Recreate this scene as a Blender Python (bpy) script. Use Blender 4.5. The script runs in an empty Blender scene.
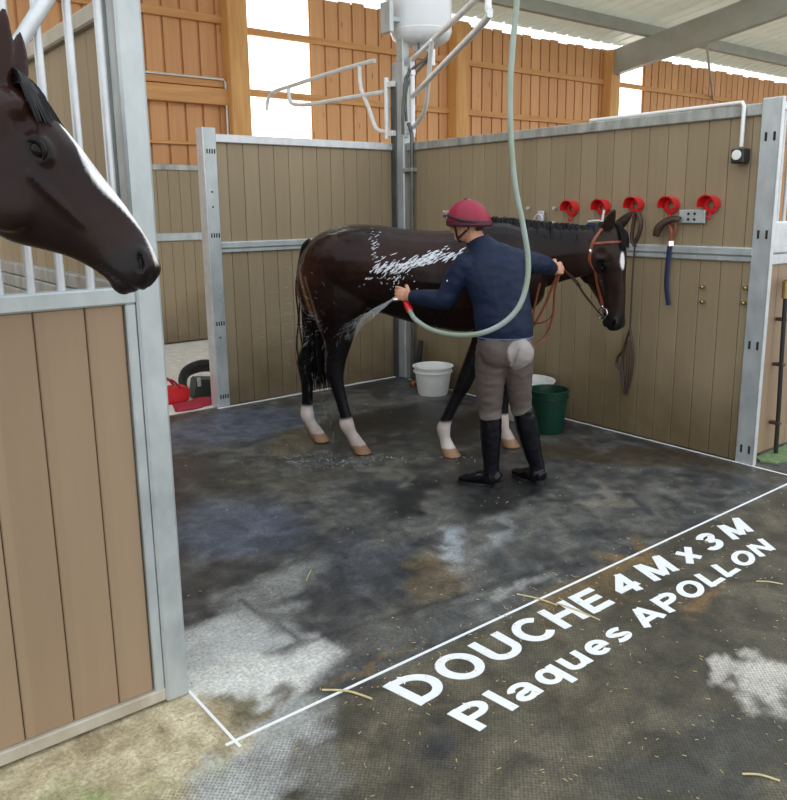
import bpy, bmesh, math, random
import numpy as np
from mathutils import Vector, Matrix, noise
from mathutils.bvhtree import BVHTree

random.seed(7)
rng = np.random.default_rng(7)
V = Vector
SC = bpy.context.scene
COL = SC.collection
PI = math.pi

# ------------------------------------------------------------------ camera
FPX, CX, CY = 780.0, 396.0, 365.0
def _vp(x, y):
    v = V((x - CX, -(y - CY), -FPX)); return v.normalized()
_r1 = _vp(1403, 197.5); _r2 = _vp(-235.4, 215.7)
_r3 = _r1.cross(_r2).normalized(); _r2 = _r3.cross(_r1).normalized()
ROT = Matrix((_r1, _r2, _r3))            # camera vector -> world vector (rows are the world axes)
CAM = V((-4.764, -6.011, 1.65))
cd = bpy.data.cameras.new('camera'); cam = bpy.data.objects.new('camera', cd); COL.objects.link(cam)
cd.sensor_fit = 'HORIZONTAL'; cd.sensor_width = 36; cd.lens = 36 * FPX / 787; cd.shift_x = (393.5 - CX) / 787; cd.shift_y = (CY - 400) / 787
cd.clip_start = 0.05; cd.clip_end = 300
cam.matrix_world = Matrix.Translation(CAM) @ ROT.to_4x4()
SC.camera = cam
def ray(px, py): return ROT @ V((px - CX, -(py - CY), -FPX))
def fl(px, py, z=0.0): d = ray(px, py); return CAM + d * ((z - CAM.z) / d.z)
def onx(px, py, X=0.0): d = ray(px, py); return CAM + d * ((X - CAM.x) / d.x)
def ony(px, py, Y=0.0): d = ray(px, py); return CAM + d * ((Y - CAM.y) / d.y)
def at(px, py, dist): return CAM + ray(px, py).normalized() * dist

# ------------------------------------------------------------------ materials
def new_mat(name):
    m = bpy.data.materials.new(name); m.use_nodes = True
    nt = m.node_tree; b = nt.nodes['Principled BSDF']
    return m, nt, b
def nd(nt, typ, **kw):
    n = nt.nodes.new(typ)
    for k, v in kw.items():
        if k.startswith('i_'):
            key = k[2:]
            n.inputs[int(key) if key.isdigit() else key.replace('_', ' ')].default_value = v
        else: setattr(n, k, v)
    return n
def s2l(c):
    return tuple(((x / 255) / 12.92 if x / 255 <= .04045 else ((x / 255 + .055) / 1.055) ** 2.4) for x in c)
def surf(name, c1, c2=None, rough=.5, metal=0.0, scale=(6, 6, 6), detail=4, bump=0.0, bscale=None, rough2=None, attr=None, spec=.5, coat=0.0, dist=.01, contrast=(.3, .7)):
    """colour varied by noise between c1 and c2, optional colour attribute, bump from noise"""
    m, nt, b = new_mat(name); L = nt.links
    tc = nd(nt, 'ShaderNodeTexCoord'); mp = nd(nt, 'ShaderNodeMapping'); mp.inputs['Scale'].default_value = scale
    L.new(tc.outputs['Object'], mp.inputs['Vector'])
    n = nd(nt, 'ShaderNodeTexNoise'); n.inputs['Scale'].default_value = 1; n.inputs['Detail'].default_value = detail
    n.inputs['Roughness'].default_value = .6
    L.new(mp.outputs[0], n.inputs['Vector'])
    mr = nd(nt, 'ShaderNodeMapRange'); mr.inputs['From Min'].default_value = contrast[0]; mr.inputs['From Max'].default_value = contrast[1]
    L.new(n.outputs['Fac'], mr.inputs['Value'])
    mix = nd(nt, 'ShaderNodeMix', data_type='RGBA')
    mix.inputs[6].default_value = (*c1, 1); mix.inputs[7].default_value = (*(c2 or c1), 1)
    L.new(mr.outputs[0], mix.inputs[0])
    out = mix.outputs[2]
    if attr:
        a = nd(nt, 'ShaderNodeAttribute', attribute_name=attr)
        mu = nd(nt, 'ShaderNodeMix', data_type='RGBA', blend_type='MULTIPLY'); mu.inputs[0].default_value = 1
        L.new(a.outputs['Color'], mu.inputs[6]); L.new(out, mu.inputs[7]); out = mu.outputs[2]
    L.new(out, b.inputs['Base Color'])
    b.inputs['Roughness'].default_value = rough; b.inputs['Metallic'].default_value = metal
    b.inputs['Specular IOR Level'].default_value = spec; b.inputs['Coat Weight'].default_value = coat
    if rough2 is not None:
        r = nd(nt, 'ShaderNodeMapRange'); r.inputs['From Min'].default_value = contrast[0]; r.inputs['From Max'].default_value = contrast[1]
        r.inputs['To Min'].default_value = rough; r.inputs['To Max'].default_value = rough2
        L.new(n.outputs['Fac'], r.inputs['Value']); L.new(r.outputs[0], b.inputs['Roughness'])
    if bump:
        src = n
        if bscale:
            mp2 = nd(nt, 'ShaderNodeMapping'); mp2.inputs['Scale'].default_value = bscale; L.new(tc.outputs['Object'], mp2.inputs['Vector'])
            src = nd(nt, 'ShaderNodeTexNoise'); src.inputs['Scale'].default_value = 1; src.inputs['Detail'].default_value = 3
            L.new(mp2.outputs[0], src.inputs['Vector'])
        bp = nd(nt, 'ShaderNodeBump'); bp.inputs['Strength'].default_value = bump; bp.inputs['Distance'].default_value = dist
        L.new(src.outputs['Fac'], bp.inputs['Height']); L.new(bp.outputs[0], b.inputs['Normal'])
    return m

M = {}
M['steel'] = surf('galvanised_steel', (.42, .46, .47), (.58, .62, .63), .42, .55, (9, 9, 5), 5, .05, rough2=.55)
M['steel_light'] = surf('galvanised_tube', (.55, .58, .60), (.72, .74, .76), .38, .35, (14, 14, 10), 4, .03)
M['tube_white'] = surf('pale_galvanised_tube', (.72, .73, .73), (.84, .85, .85), .4, .1, (14, 14, 10), 4, .02)
M['dusty_rail'] = surf('dusty_rail', (.38, .33, .25), (.50, .46, .38), .65, .1, (12, 12, 4), 5, .05)
M['steel_dirty'] = surf('weathered_galvanised_steel', (.24, .25, .22), (.50, .52, .50), .5, .4, (12, 12, 4), 5, .05)
M['steel_dark'] = surf('dark_steel', (.07, .075, .075), (.13, .14, .14), .45, .5, (10, 10, 6))
M['black_plastic'] = surf('black_plastic', (.012, .012, .013), (.025, .025, .026), .4, 0, (20, 20, 20))
M['slot'] = surf('slot_hole', (.01, .01, .01), (.02, .02, .02), .8)
M['white_plastic'] = surf('white_plastic', (.86, .86, .84), (.76, .76, .73), .35, 0, (9, 9, 9), 4)
M['enamel'] = surf('white_enamel', (.78, .80, .82), (.74, .77, .79), .22, 0, (3, 3, 3), 2)
M['chrome'] = surf('chrome', (.65, .65, .65), (.75, .75, .75), .15, 1.0)
M['brass'] = surf('brass', (.45, .33, .14), (.55, .42, .2), .3, 1.0)
M['red_plastic'] = surf('red_plastic', (.72, .02, .025), (.62, .015, .02), .38, 0, (20, 20, 20))
M['white_paint'] = surf('white_paint', (.86, .86, .85), (.78, .78, .76), .6, 0, (30, 30, 30), 4)
M['timber'] = surf('timber_beam', s2l((216, 164, 106)), s2l((188, 132, 78)), .65, 0, (1.2, 14, 14), 5, .15)
M['timber_post'] = surf('timber_post', s2l((222, 172, 108)), s2l((196, 140, 80)), .65, 0, (14, 14, 1.2), 5, .15)
M['roof'] = surf('roof_sheet', (.88, .88, .80), (.80, .80, .72), .5, .0, (1, 3, 1), 3)
M['rafter'] = surf('painted_rafter', (.40, .41, .36), (.33, .34, .29), .5, .1, (3, 3, 3), 3)
M['concrete'] = surf('pale_concrete', (.52, .50, .45), (.40, .385, .35), .75, 0, (3, 3, 3), 6, .1)
M['ground'] = surf('outer_ground', (.24, .22, .18), (.16, .15, .12), .9, 0, (.8, .8, .8), 5)
M['turf'] = surf('green_turf', (.10, .17, .06), (.22, .30, .14), .9, 0, (40, 40, 40), 5, .5, dist=.02)
M['leather_brown'] = surf('brown_leather', (.17, .045, .02), (.28, .08, .035), .42, 0, (25, 25, 25), 4)
M['leather_dark'] = surf('dark_leather', (.035, .018, .012), (.07, .035, .022), .45, 0, (25, 25, 25), 4)
M['navy_web'] = surf('navy_webbing', (.012, .02, .06), (.02, .03, .09), .6, 0, (60, 60, 60), 3)
M['bucket_green'] = surf('green_plastic', (.005, .050, .030), (.004, .036, .022), .4, 0, (8, 8, 8))
M['hose'] = surf('clear_green_hose', (.27, .34, .22), (.36, .42, .44), .22, 0, (4, 4, 4), 3)
M['glint'] = surf('sky_glint', (.80, .82, .86), (.62, .64, .70), .35, 0, (60, 60, 60), 3)  # white that stands for sky glints on the wet coat
M['straw'] = surf('straw', (.44, .33, .15), (.62, .50, .28), .6, 0, (30, 30, 30))
M['red_cloth'] = surf('red_fabric', (.42, .02, .045), (.30, .012, .03), .8, 0, (30, 30, 30), 4, .3)
M['green_dark'] = surf('dark_green_plastic', (.05, .075, .065), (.03, .05, .045), .45, 0, (12, 12, 12))
M['black_cloth'] = surf('black_fabric', (.012, .012, .014), (.03, .03, .033), .75, 0, (30, 30, 30), 4, .3)
M['skin'] = surf('skin', (.55, .27, .17), (.62, .32, .21), .5, 0, (25, 25, 25), 4, .05)
M['eye'] = surf('dark_eye', (.006, .004, .003), (.012, .008, .006), .10, 0, (8, 8, 8), spec=.14)
M['mane'] = surf('black_hair', (.004, .0035, .004), (.010, .008, .008), .38, 0, (60, 60, 8), 4, spec=.16)
M['helmet'] = surf('crimson_silk', (.30, .003, .034), (.24, .002, .026), .5, 0, (18, 18, 18), 3, .1)
M['helmet_band'] = surf('dark_crimson_band', (.07, .008, .02), (.05, .006, .015), .6, 0, (30, 30, 30))
M['jacket'] = surf('navy_jacket', (.005, .011, .032), (.010, .019, .050), .6, 0, (14, 14, 14), 5, .5, (45, 45, 60), dist=.005, spec=.25)
M['jacket_trim'] = surf('jacket_trim', (.10, .14, .26), (.14, .18, .30), .6, 0, (30, 30, 30))
M['breeches'] = surf('riding_breeches', (.92, .92, .92), (1, 1, 1), .8, 0, (22, 22, 22), 5, .25, attr='col', dist=.004)
M['boot'] = surf('wet_black_leather', (.003, .003, .005), (.007, .007, .011), .16, 0, (18, 18, 10), 5, .3, spec=.28, dist=.008)
M['sole'] = surf('boot_sole', (.012, .011, .010), (.02, .019, .017), .6)
M['coat'] = surf('wet_horse_coat', (.72, .72, .72), (1.3, 1.3, 1.3), .20, 0, (5, 5, 5), 5, .30, (90, 90, 30), rough2=.36, attr='col', dist=.004, spec=.17)

def board_mat(name, ax, w, cA, cB, dirt=True):
    """laminate stable boards running upright; ax = the axis that crosses the boards"""
    m, nt, b = new_mat(name); L = nt.links
    tc = nd(nt, 'ShaderNodeTexCoord'); sp = nd(nt, 'ShaderNodeSeparateXYZ'); L.new(tc.outputs['Object'], sp.inputs[0])
    dv = nd(nt, 'ShaderNodeMath', operation='DIVIDE'); dv.inputs[1].default_value = w; L.new(sp.outputs[ax], dv.inputs[0])
    f = nd(nt, 'ShaderNodeMath', operation='FLOOR'); L.new(dv.outputs[0], f.inputs[0])
    wn = nd(nt, 'ShaderNodeTexWhiteNoise', noise_dimensions='1D'); L.new(f.outputs[0], wn.inputs['W'])
    mp = nd(nt, 'ShaderNodeMapping'); mp.inputs['Scale'].default_value = (26, 26, 2.2); L.new(tc.outputs['Object'], mp.inputs['Vector'])
    n = nd(nt, 'ShaderNodeTexNoise'); n.inputs['Scale'].default_value = 1; n.inputs['Detail'].default_value = 6; L.new(mp.outputs[0], n.inputs['Vector'])
    ad = nd(nt, 'ShaderNodeMath', operation='MULTIPLY_ADD'); ad.inputs[1].default_value = .45; L.new(wn.outputs['Value'], ad.inputs[0])
    ms = nd(nt, 'ShaderNodeMath', operation='MULTIPLY'); ms.inputs[1].default_value = .6; L.new(n.outputs['Fac'], ms.inputs[0]); L.new(ms.outputs[0], ad.inputs[2])
    mx = nd(nt, 'ShaderNodeMix', data_type='RGBA'); mx.inputs[6].default_value = (*cA, 1); mx.inputs[7].default_value = (*cB, 1); L.new(ad.outputs[0], mx.inputs[0])
    out = mx.outputs[2]
    if dirt:   # splash dirt rising from the foot of the boards, with a ragged edge, and pale smears of dried splashes
        n2 = nd(nt, 'ShaderNodeTexNoise'); n2.inputs['Scale'].default_value = 2.6; n2.inputs['Detail'].default_value = 6; L.new(tc.outputs['Object'], n2.inputs['Vector'])
        a2 = nd(nt, 'ShaderNodeMath', operation='MULTIPLY_ADD'); a2.inputs[1].default_value = -.9; L.new(n2.outputs['Fac'], a2.inputs[0]); L.new(sp.outputs[2], a2.inputs[2])
        r2 = nd(nt, 'ShaderNodeMapRange'); r2.inputs['From Min'].default_value = -.35; r2.inputs['From Max'].default_value = .25; r2.inputs['To Min'].default_value = .75; r2.inputs['To Max'].default_value = 0
        L.new(a2.outputs[0], r2.inputs['Value'])
        m2 = nd(nt, 'ShaderNodeMix', data_type='RGBA'); m2.inputs[7].default_value = (.10, .068, .03, 1); L.new(r2.outputs[0], m2.inputs[0]); L.new(out, m2.inputs[6]); out = m2.outputs[2]
        n3 = nd(nt, 'ShaderNodeTexNoise'); n3.inputs['Scale'].default_value = 7; n3.inputs['Detail'].default_value = 8; n3.inputs['Roughness'].default_value = .75; L.new(tc.outputs['Object'], n3.inputs['Vector'])
        r3 = nd(nt, 'ShaderNodeMapRange'); r3.inputs['From Min'].default_value = .56; r3.inputs['From Max'].default_value = .8; r3.inputs['To Max'].default_value = .35; L.new(n3.outputs['Fac'], r3.inputs['Value'])
        m3 = nd(nt, 'ShaderNodeMix', data_type='RGBA'); m3.inputs[7].default_value = (.30, .26, .20, 1); L.new(r3.outputs[0], m3.inputs[0]); L.new(out, m3.inputs[6]); out = m3.outputs[2]
    L.new(out, b.inputs['Base Color']); b.inputs['Roughness'].default_value = .5
    bp = nd(nt, 'ShaderNodeBump'); bp.inputs['Strength'].default_value = .08; bp.inputs['Distance'].default_value = .005
    L.new(n.outputs['Fac'], bp.inputs['Height']); L.new(bp.outputs[0], b.inputs['Normal'])
    return m
BW = .145
CA, CB = s2l((138, 121, 95)), s2l((158, 141, 112))
M['board_x'] = board_mat('stable_boards_back', 0, BW, CA, CB)
M['board_y'] = board_mat('stable_boards_side', 1, BW, CA, CB)
M['board_front'] = board_mat('stable_boards_front', 0, BW, s2l((142, 118, 94)), s2l((158, 134, 108)), dirt=False)

def add_translucent(m, k, col):
    nt = m.node_tree; out = [n for n in nt.nodes if n.type == 'OUTPUT_MATERIAL'][0]; b = nt.nodes['Principled BSDF']
    t = nd(nt, 'ShaderNodeBsdfTranslucent'); t.inputs['Color'].default_value = (*col, 1)
    mx = nd(nt, 'ShaderNodeMixShader'); mx.inputs[0].default_value = k
    nt.links.new(b.outputs[0], mx.inputs[1]); nt.links.new(t.outputs[0], mx.inputs[2]); nt.links.new(mx.outputs[0], out.inputs['Surface'])
add_translucent(M['roof'], .32, (.95, .95, .86))  # metal roof made to pass sky light, added to brighten its underside
def barn_mat():
    m, nt, b = new_mat('barn_boards'); L = nt.links
    tc = nd(nt, 'ShaderNodeTexCoord'); sp = nd(nt, 'ShaderNodeSeparateXYZ'); L.new(tc.outputs['Object'], sp.inputs[0])
    dv = nd(nt, 'ShaderNodeMath', operation='DIVIDE'); dv.inputs[1].default_value = .235; L.new(sp.outputs[0], dv.inputs[0])
    f = nd(nt, 'ShaderNodeMath', operation='FLOOR'); L.new(dv.outputs[0], f.inputs[0])
    wn = nd(nt, 'ShaderNodeTexWhiteNoise', noise_dimensions='1D'); L.new(f.outputs[0], wn.inputs['W'])
    mp = nd(nt, 'ShaderNodeMapping'); mp.inputs['Scale'].default_value = (22, 22, 1.1); L.new(tc.outputs['Object'], mp.inputs['Vector'])
    n = nd(nt, 'ShaderNodeTexNoise'); n.inputs['Scale'].default_value = 1; n.inputs['Detail'].default_value = 6; n.inputs['Distortion'].default_value = .6; L.new(mp.outputs[0], n.inputs['Vector'])
    ad = nd(nt, 'ShaderNodeMath', operation='MULTIPLY_ADD'); ad.inputs[1].default_value = .4; L.new(wn.outputs['Value'], ad.inputs[0])
    ms = nd(nt, 'ShaderNodeMath', operation='MULTIPLY'); ms.inputs[1].default_value = .65; L.new(n.outputs['Fac'], ms.inputs[0]); L.new(ms.outputs[0], ad.inputs[2])
    mx = nd(nt, 'ShaderNodeMix', data_type='RGBA'); mx.inputs[6].default_value = (*s2l((190, 132, 84)), 1); mx.inputs[7].default_value = (*s2l((230, 178, 126)), 1); L.new(ad.outputs[0], mx.inputs[0])
    mp2 = nd(nt, 'ShaderNodeMapping'); mp2.inputs['Scale'].default_value = (7, 7, 2.2); L.new(tc.outputs['Object'], mp2.inputs['Vector'])
    vo = nd(nt, 'ShaderNodeTexVoronoi'); vo.inputs['Scale'].default_value = 1; L.new(mp2.outputs[0], vo.inputs['Vector'])
    r = nd(nt, 'ShaderNodeMapRange'); r.inputs['From Min'].default_value = .05; r.inputs['From Max'].default_value = .14; r.inputs['To Min'].default_value = .6; r.inputs['To Max'].default_value = 0; L.new(vo.outputs['Distance'], r.inputs['Value'])
    m2 = nd(nt, 'ShaderNodeMix', data_type='RGBA'); m2.inputs[7].default_value = (.14, .055, .02, 1); L.new(r.outputs[0], m2.inputs[0]); L.new(mx.outputs[2], m2.inputs[6])
    L.new(m2.outputs[2], b.inputs['Base Color']); b.inputs['Roughness'].default_value = .65
    return m
M['barn'] = barn_mat()
def window_mat():
    m, nt, b = new_mat('daylit_translucent_sheet'); L = nt.links
    b.inputs['Base Color'].default_value = (.85, .88, .9, 1); b.inputs['Roughness'].default_value = .4
    n = nd(nt, 'ShaderNodeTexNoise'); n.inputs['Scale'].default_value = 1.5
    r = nd(nt, 'ShaderNodeMapRange'); r.inputs['To Min'].default_value = 2.6; r.inputs['To Max'].default_value = 3.2; L.new(n.outputs['Fac'], r.inputs['Value'])
    b.inputs['Emission Color'].default_value = (1, .99, .96, 1); L.new(r.outputs[0], b.inputs['Emission Strength'])
    return m
M['window'] = window_mat()
def spray_mat():
    m, nt, b = new_mat('water_drops'); L = nt.links
    b.inputs['Base Color'].default_value = (.85, .9, .95, 1); b.inputs['Roughness'].default_value = .08
    b.inputs['Transmission Weight'].default_value = .3; b.inputs['IOR'].default_value = 1.33
    n = nd(nt, 'ShaderNodeTexNoise'); n.inputs['Scale'].default_value = 12
    r = nd(nt, 'ShaderNodeMapRange'); r.inputs['To Min'].default_value = .10; r.inputs['To Max'].default_value = .38; L.new(n.outputs['Fac'], r.inputs['Value']); L.new(r.outputs[0], b.inputs['Alpha'])
    return m
M['spray'] = spray_mat()

# ------------------------------------------------------------------ mesh builder
class MB:
    def __init__(s): s.bm = bmesh.new()
    def box(s, a, b, bevel=.004, rot=None, about=None):
        a, b = V(a), V(b); c = (a + b) / 2; d = b - a
        r = bmesh.ops.create_cube(s.bm, size=1, matrix=Matrix.Translation(c) @ Matrix.Diagonal((abs(d.x), abs(d.y), abs(d.z), 1)))
        vs = r['verts']
        if bevel:
            es = list({e for v in vs for e in v.link_edges})
            rr = bmesh.ops.bevel(s.bm, geom=es, offset=min(bevel, min(abs(d.x), abs(d.y), abs(d.z)) * .3), segments=1, affect='EDGES')
            vs = list({v for f in rr['faces'] for v in f.verts} | {v for v in vs if v.is_valid})
        if rot is not None: bmesh.ops.rotate(s.bm, verts=vs, cent=about or c, matrix=rot)
        return s
    def tube(s, pts, rad, seg=12, side=None, cap=True, smooth=0, flat=None):
        """pts: list of points; rad: scalar or per-point (ra, rb); side: the axis that carries rb"""
        P = [V(p) for p in pts]; n = len(P)
        if not isinstance(rad, (list, tuple)): rad = [rad] * n
        Rr = [(r, r) if not isinstance(r, (list, tuple)) else tuple(r) for r in rad]
        if smooth: P, Rr = catmull(P, Rr, smooth); n = len(P)
        rings = []; prev = None
        for i in range(n):
            t = (P[min(i + 1, n - 1)] - P[max(i - 1, 0)]).normalized()
            if side is not None:
                sd = V(side); sd = (sd - t * sd.dot(t)); sd = sd.normalized() if sd.length > 1e-6 else t.orthogonal().normalized()
            else:
                sd = t.orthogonal().normalized() if prev is None else (prev - t * prev.dot(t)).normalized()
                prev = sd
            up = t.cross(sd).normalized()
            rings.append([s.bm.verts.new(P[i] + up * (Rr[i][0] * math.cos(2 * PI * k / seg)) + sd * (Rr[i][1] * math.sin(2 * PI * k / seg))) for k in range(seg)])
        for i in range(n - 1):
            for k in range(seg):
                k2 = (k + 1) % seg
                s.bm.faces.new((rings[i][k], rings[i][k2], rings[i + 1][k2], rings[i + 1][k]))
        if cap:
            s.bm.faces.new(rings[0][::-1]); s.bm.faces.new(rings[-1])
        return s
    def rings(s, rings, cap=True):
        vr = [[s.bm.verts.new(p) for p in r] for r in rings]; seg = len(rings[0])
        for i in range(len(vr) - 1):
            for k in range(seg):
                k2 = (k + 1) % seg; s.bm.faces.new((vr[i][k], vr[i][k2], vr[i + 1][k2], vr[i + 1][k]))
        if cap: s.bm.faces.new(vr[0][::-1]); s.bm.faces.new(vr[-1])
        return s
    def ell(s, c, r, rot=None, u=16, v=10):
        m = Matrix.Translation(V(c)) @ (rot.to_4x4() if rot is not None else Matrix()) @ Matrix.Diagonal((*r, 1))
        bmesh.ops.create_uvsphere(s.bm, u_segments=u, v_segments=v, radius=1, matrix=m); return s
    def lathe(s, c, prof, seg=32, axis='Z', mat=None):
        """closed profile of (radius, height) swept about an axis through c"""
        c = V(c); rings = []
        for k in range(seg):
            a = 2 * PI * k / seg; rr = []
            for (r, h) in prof:
                p = V((r * math.cos(a), r * math.sin(a), h))
                if mat is not None: p = mat @ p
                rr.append(s.bm.verts.new(c + p))
            rings.append(rr)
        n = len(prof)
        for k in range(seg):
            A, B = rings[k], rings[(k + 1) % seg]
            for i in range(n):
                j = (i + 1) % n
                if prof[i][0] < 1e-6 and prof[j][0] < 1e-6: continue
                try: s.bm.faces.new((A[i], B[i], B[j], A[j]))
                except ValueError: pass
        bmesh.ops.remove_doubles(s.bm, verts=[v for r in rings for v in r], dist=1e-6)
        return s
    def prism(s, poly, dvec):
        d = V(dvec); a = [s.bm.verts.new(V(p)) for p in poly]; b = [s.bm.verts.new(V(p) + d) for p in poly]; n = len(a)
        s.bm.faces.new(a[::-1]); s.bm.faces.new(b)
        for i in range(n): s.bm.faces.new((a[i], a[(i + 1) % n], b[(i + 1) % n], b[i]))
        return s
    def build(s, name, mat, parent=None, smooth=False, local=False, autosmooth=40):
        bmesh.ops.recalc_face_normals(s.bm, faces=s.bm.faces)
        me = bpy.data.meshes.new(name); s.bm.to_mesh(me); s.bm.free()
        return link(name, me, mat, parent, smooth, local, autosmooth)
def wm(o):
    m = Matrix()
    while o is not None: m = o.matrix_basis @ m; o = o.parent
    return m
def link(name, me, mat, parent=None, smooth=False, local=False, autosmooth=40):
    me.name = name; me.materials.clear(); me.materials.append(mat)
    if smooth:
        for p in me.polygons: p.use_smooth = True
        if autosmooth: me.set_sharp_from_angle(angle=math.radians(autosmooth))
    o = bpy.data.objects.new(name, me); COL.objects.link(o)
    if parent is not None:
        o.parent = parent
        if not local: me.transform(wm(parent).inverted())
    elif not local:
        bb = [V(v.co) for v in me.vertices]           # origin at the foot of the thing
        lo = V((min(v.x for v in bb), min(v.y for v in bb), min(v.z for v in bb))); hi = V((max(v.x for v in bb), max(v.y for v in bb), 0))
        c = V(((lo.x + hi.x) / 2, (lo.y + hi.y) / 2, lo.z))
        if mat in KEEP_ORIGIN: c = V((0, 0, 0))
        me.transform(Matrix.Translation(-c)); o.location = c
    return o
KEEP_ORIGIN = [M['board_x'], M['board_y'], M['board_front'], M['barn']]
def catmull(P, Rr, k):
    out, ro = [], []; n = len(P)
    for i in range(n - 1):
        p0, p1, p2, p3 = P[max(i - 1, 0)], P[i], P[i + 1], P[min(i + 2, n - 1)]
        r0, r1, r2, r3 = Rr[max(i - 1, 0)], Rr[i], Rr[i + 1], Rr[min(i + 2, n - 1)]
        for j in range(k):
            t = j / k
            f = lambda a, b, c, d: .5 * (2 * b + (c - a) * t + (2 * a - 5 * b + 4 * c - d) * t * t + (3 * b - a - 3 * c + d) * t ** 3)
            out.append(V([f(p0[q], p1[q], p2[q], p3[q]) for q in range(3)]))
            ro.append(tuple(max(.0005, f(r0[q], r1[q], r2[q], r3[q])) for q in range(2)))
    out.append(P[-1]); ro.append(Rr[-1]); return out, ro
def tag(o, label=None, cat=None, group=None, kind=None):
    if label: o['label'] = label
    if cat: o['category'] = cat
    if group: o['group'] = group
    if kind: o['kind'] = kind
    return o
def empty(name, loc=(0, 0, 0), rz=0.0, mat=None):
    o = bpy.data.objects.new(name, None); COL.objects.link(o); o.empty_display_size = .1
    if mat is not None: o.matrix_basis = mat
    else: o.location = loc; o.rotation_euler.z = rz
    return o
def copy_tree(o, parent=None):
    c = o.copy(); COL.objects.link(c)
    if parent is not None: c.parent = parent
    for ch in [x for x in COL.objects if x.parent is o]: copy_tree(ch, c)
    return c
def remesh(mb, voxel, smooth_it=4, fac=.5):
    bmesh.ops.recalc_face_normals(mb.bm, faces=mb.bm.faces)
    me = bpy.data.meshes.new('tmp'); mb.bm.to_mesh(me); mb.bm.free()
    o = bpy.data.objects.new('tmp', me); COL.objects.link(o)
    r = o.modifiers.new('r', 'REMESH'); r.mode = 'VOXEL'; r.voxel_size = voxel; r.use_smooth_shade = True
    s = o.modifiers.new('s', 'SMOOTH'); s.factor = fac; s.iterations = smooth_it
    dg = bpy.context.evaluated_depsgraph_get(); dg.update()
    out = bpy.data.meshes.new_from_object(o.evaluated_get(dg)); out.materials.clear()
    bpy.data.objects.remove(o); bpy.data.meshes.remove(me)
    return out
def get_co(me):
    a = np.empty(len(me.vertices) * 3); me.vertices.foreach_get('co', a); return a.reshape(-1, 3)
def get_no(me):
    a = np.empty(len(me.vertices) * 3); me.vertices.foreach_get('normal', a); return a.reshape(-1, 3)
def set_co(me, c): me.vertices.foreach_set('co', np.ascontiguousarray(c).ravel()); me.update()
def set_col(me, c, name='col'):
    at_ = me.attributes.new(name, 'FLOAT_COLOR', 'POINT')
    at_.data.foreach_set('color', np.hstack([c, np.ones((len(c), 1))]).astype(np.float32).ravel())
def sstep(x, a, b):
    t = np.clip((x - a) / (b - a), 0, 1); return t * t * (3 - 2 * t)
def nz(co, s, seed=0.0):
    return np.array([noise.noise(V((p[0] * s + seed, p[1] * s - seed, p[2] * s + 2 * seed))) for p in co])
# ================================================================== SETTING
def struct(o): o['kind'] = 'structure'; return o
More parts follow.
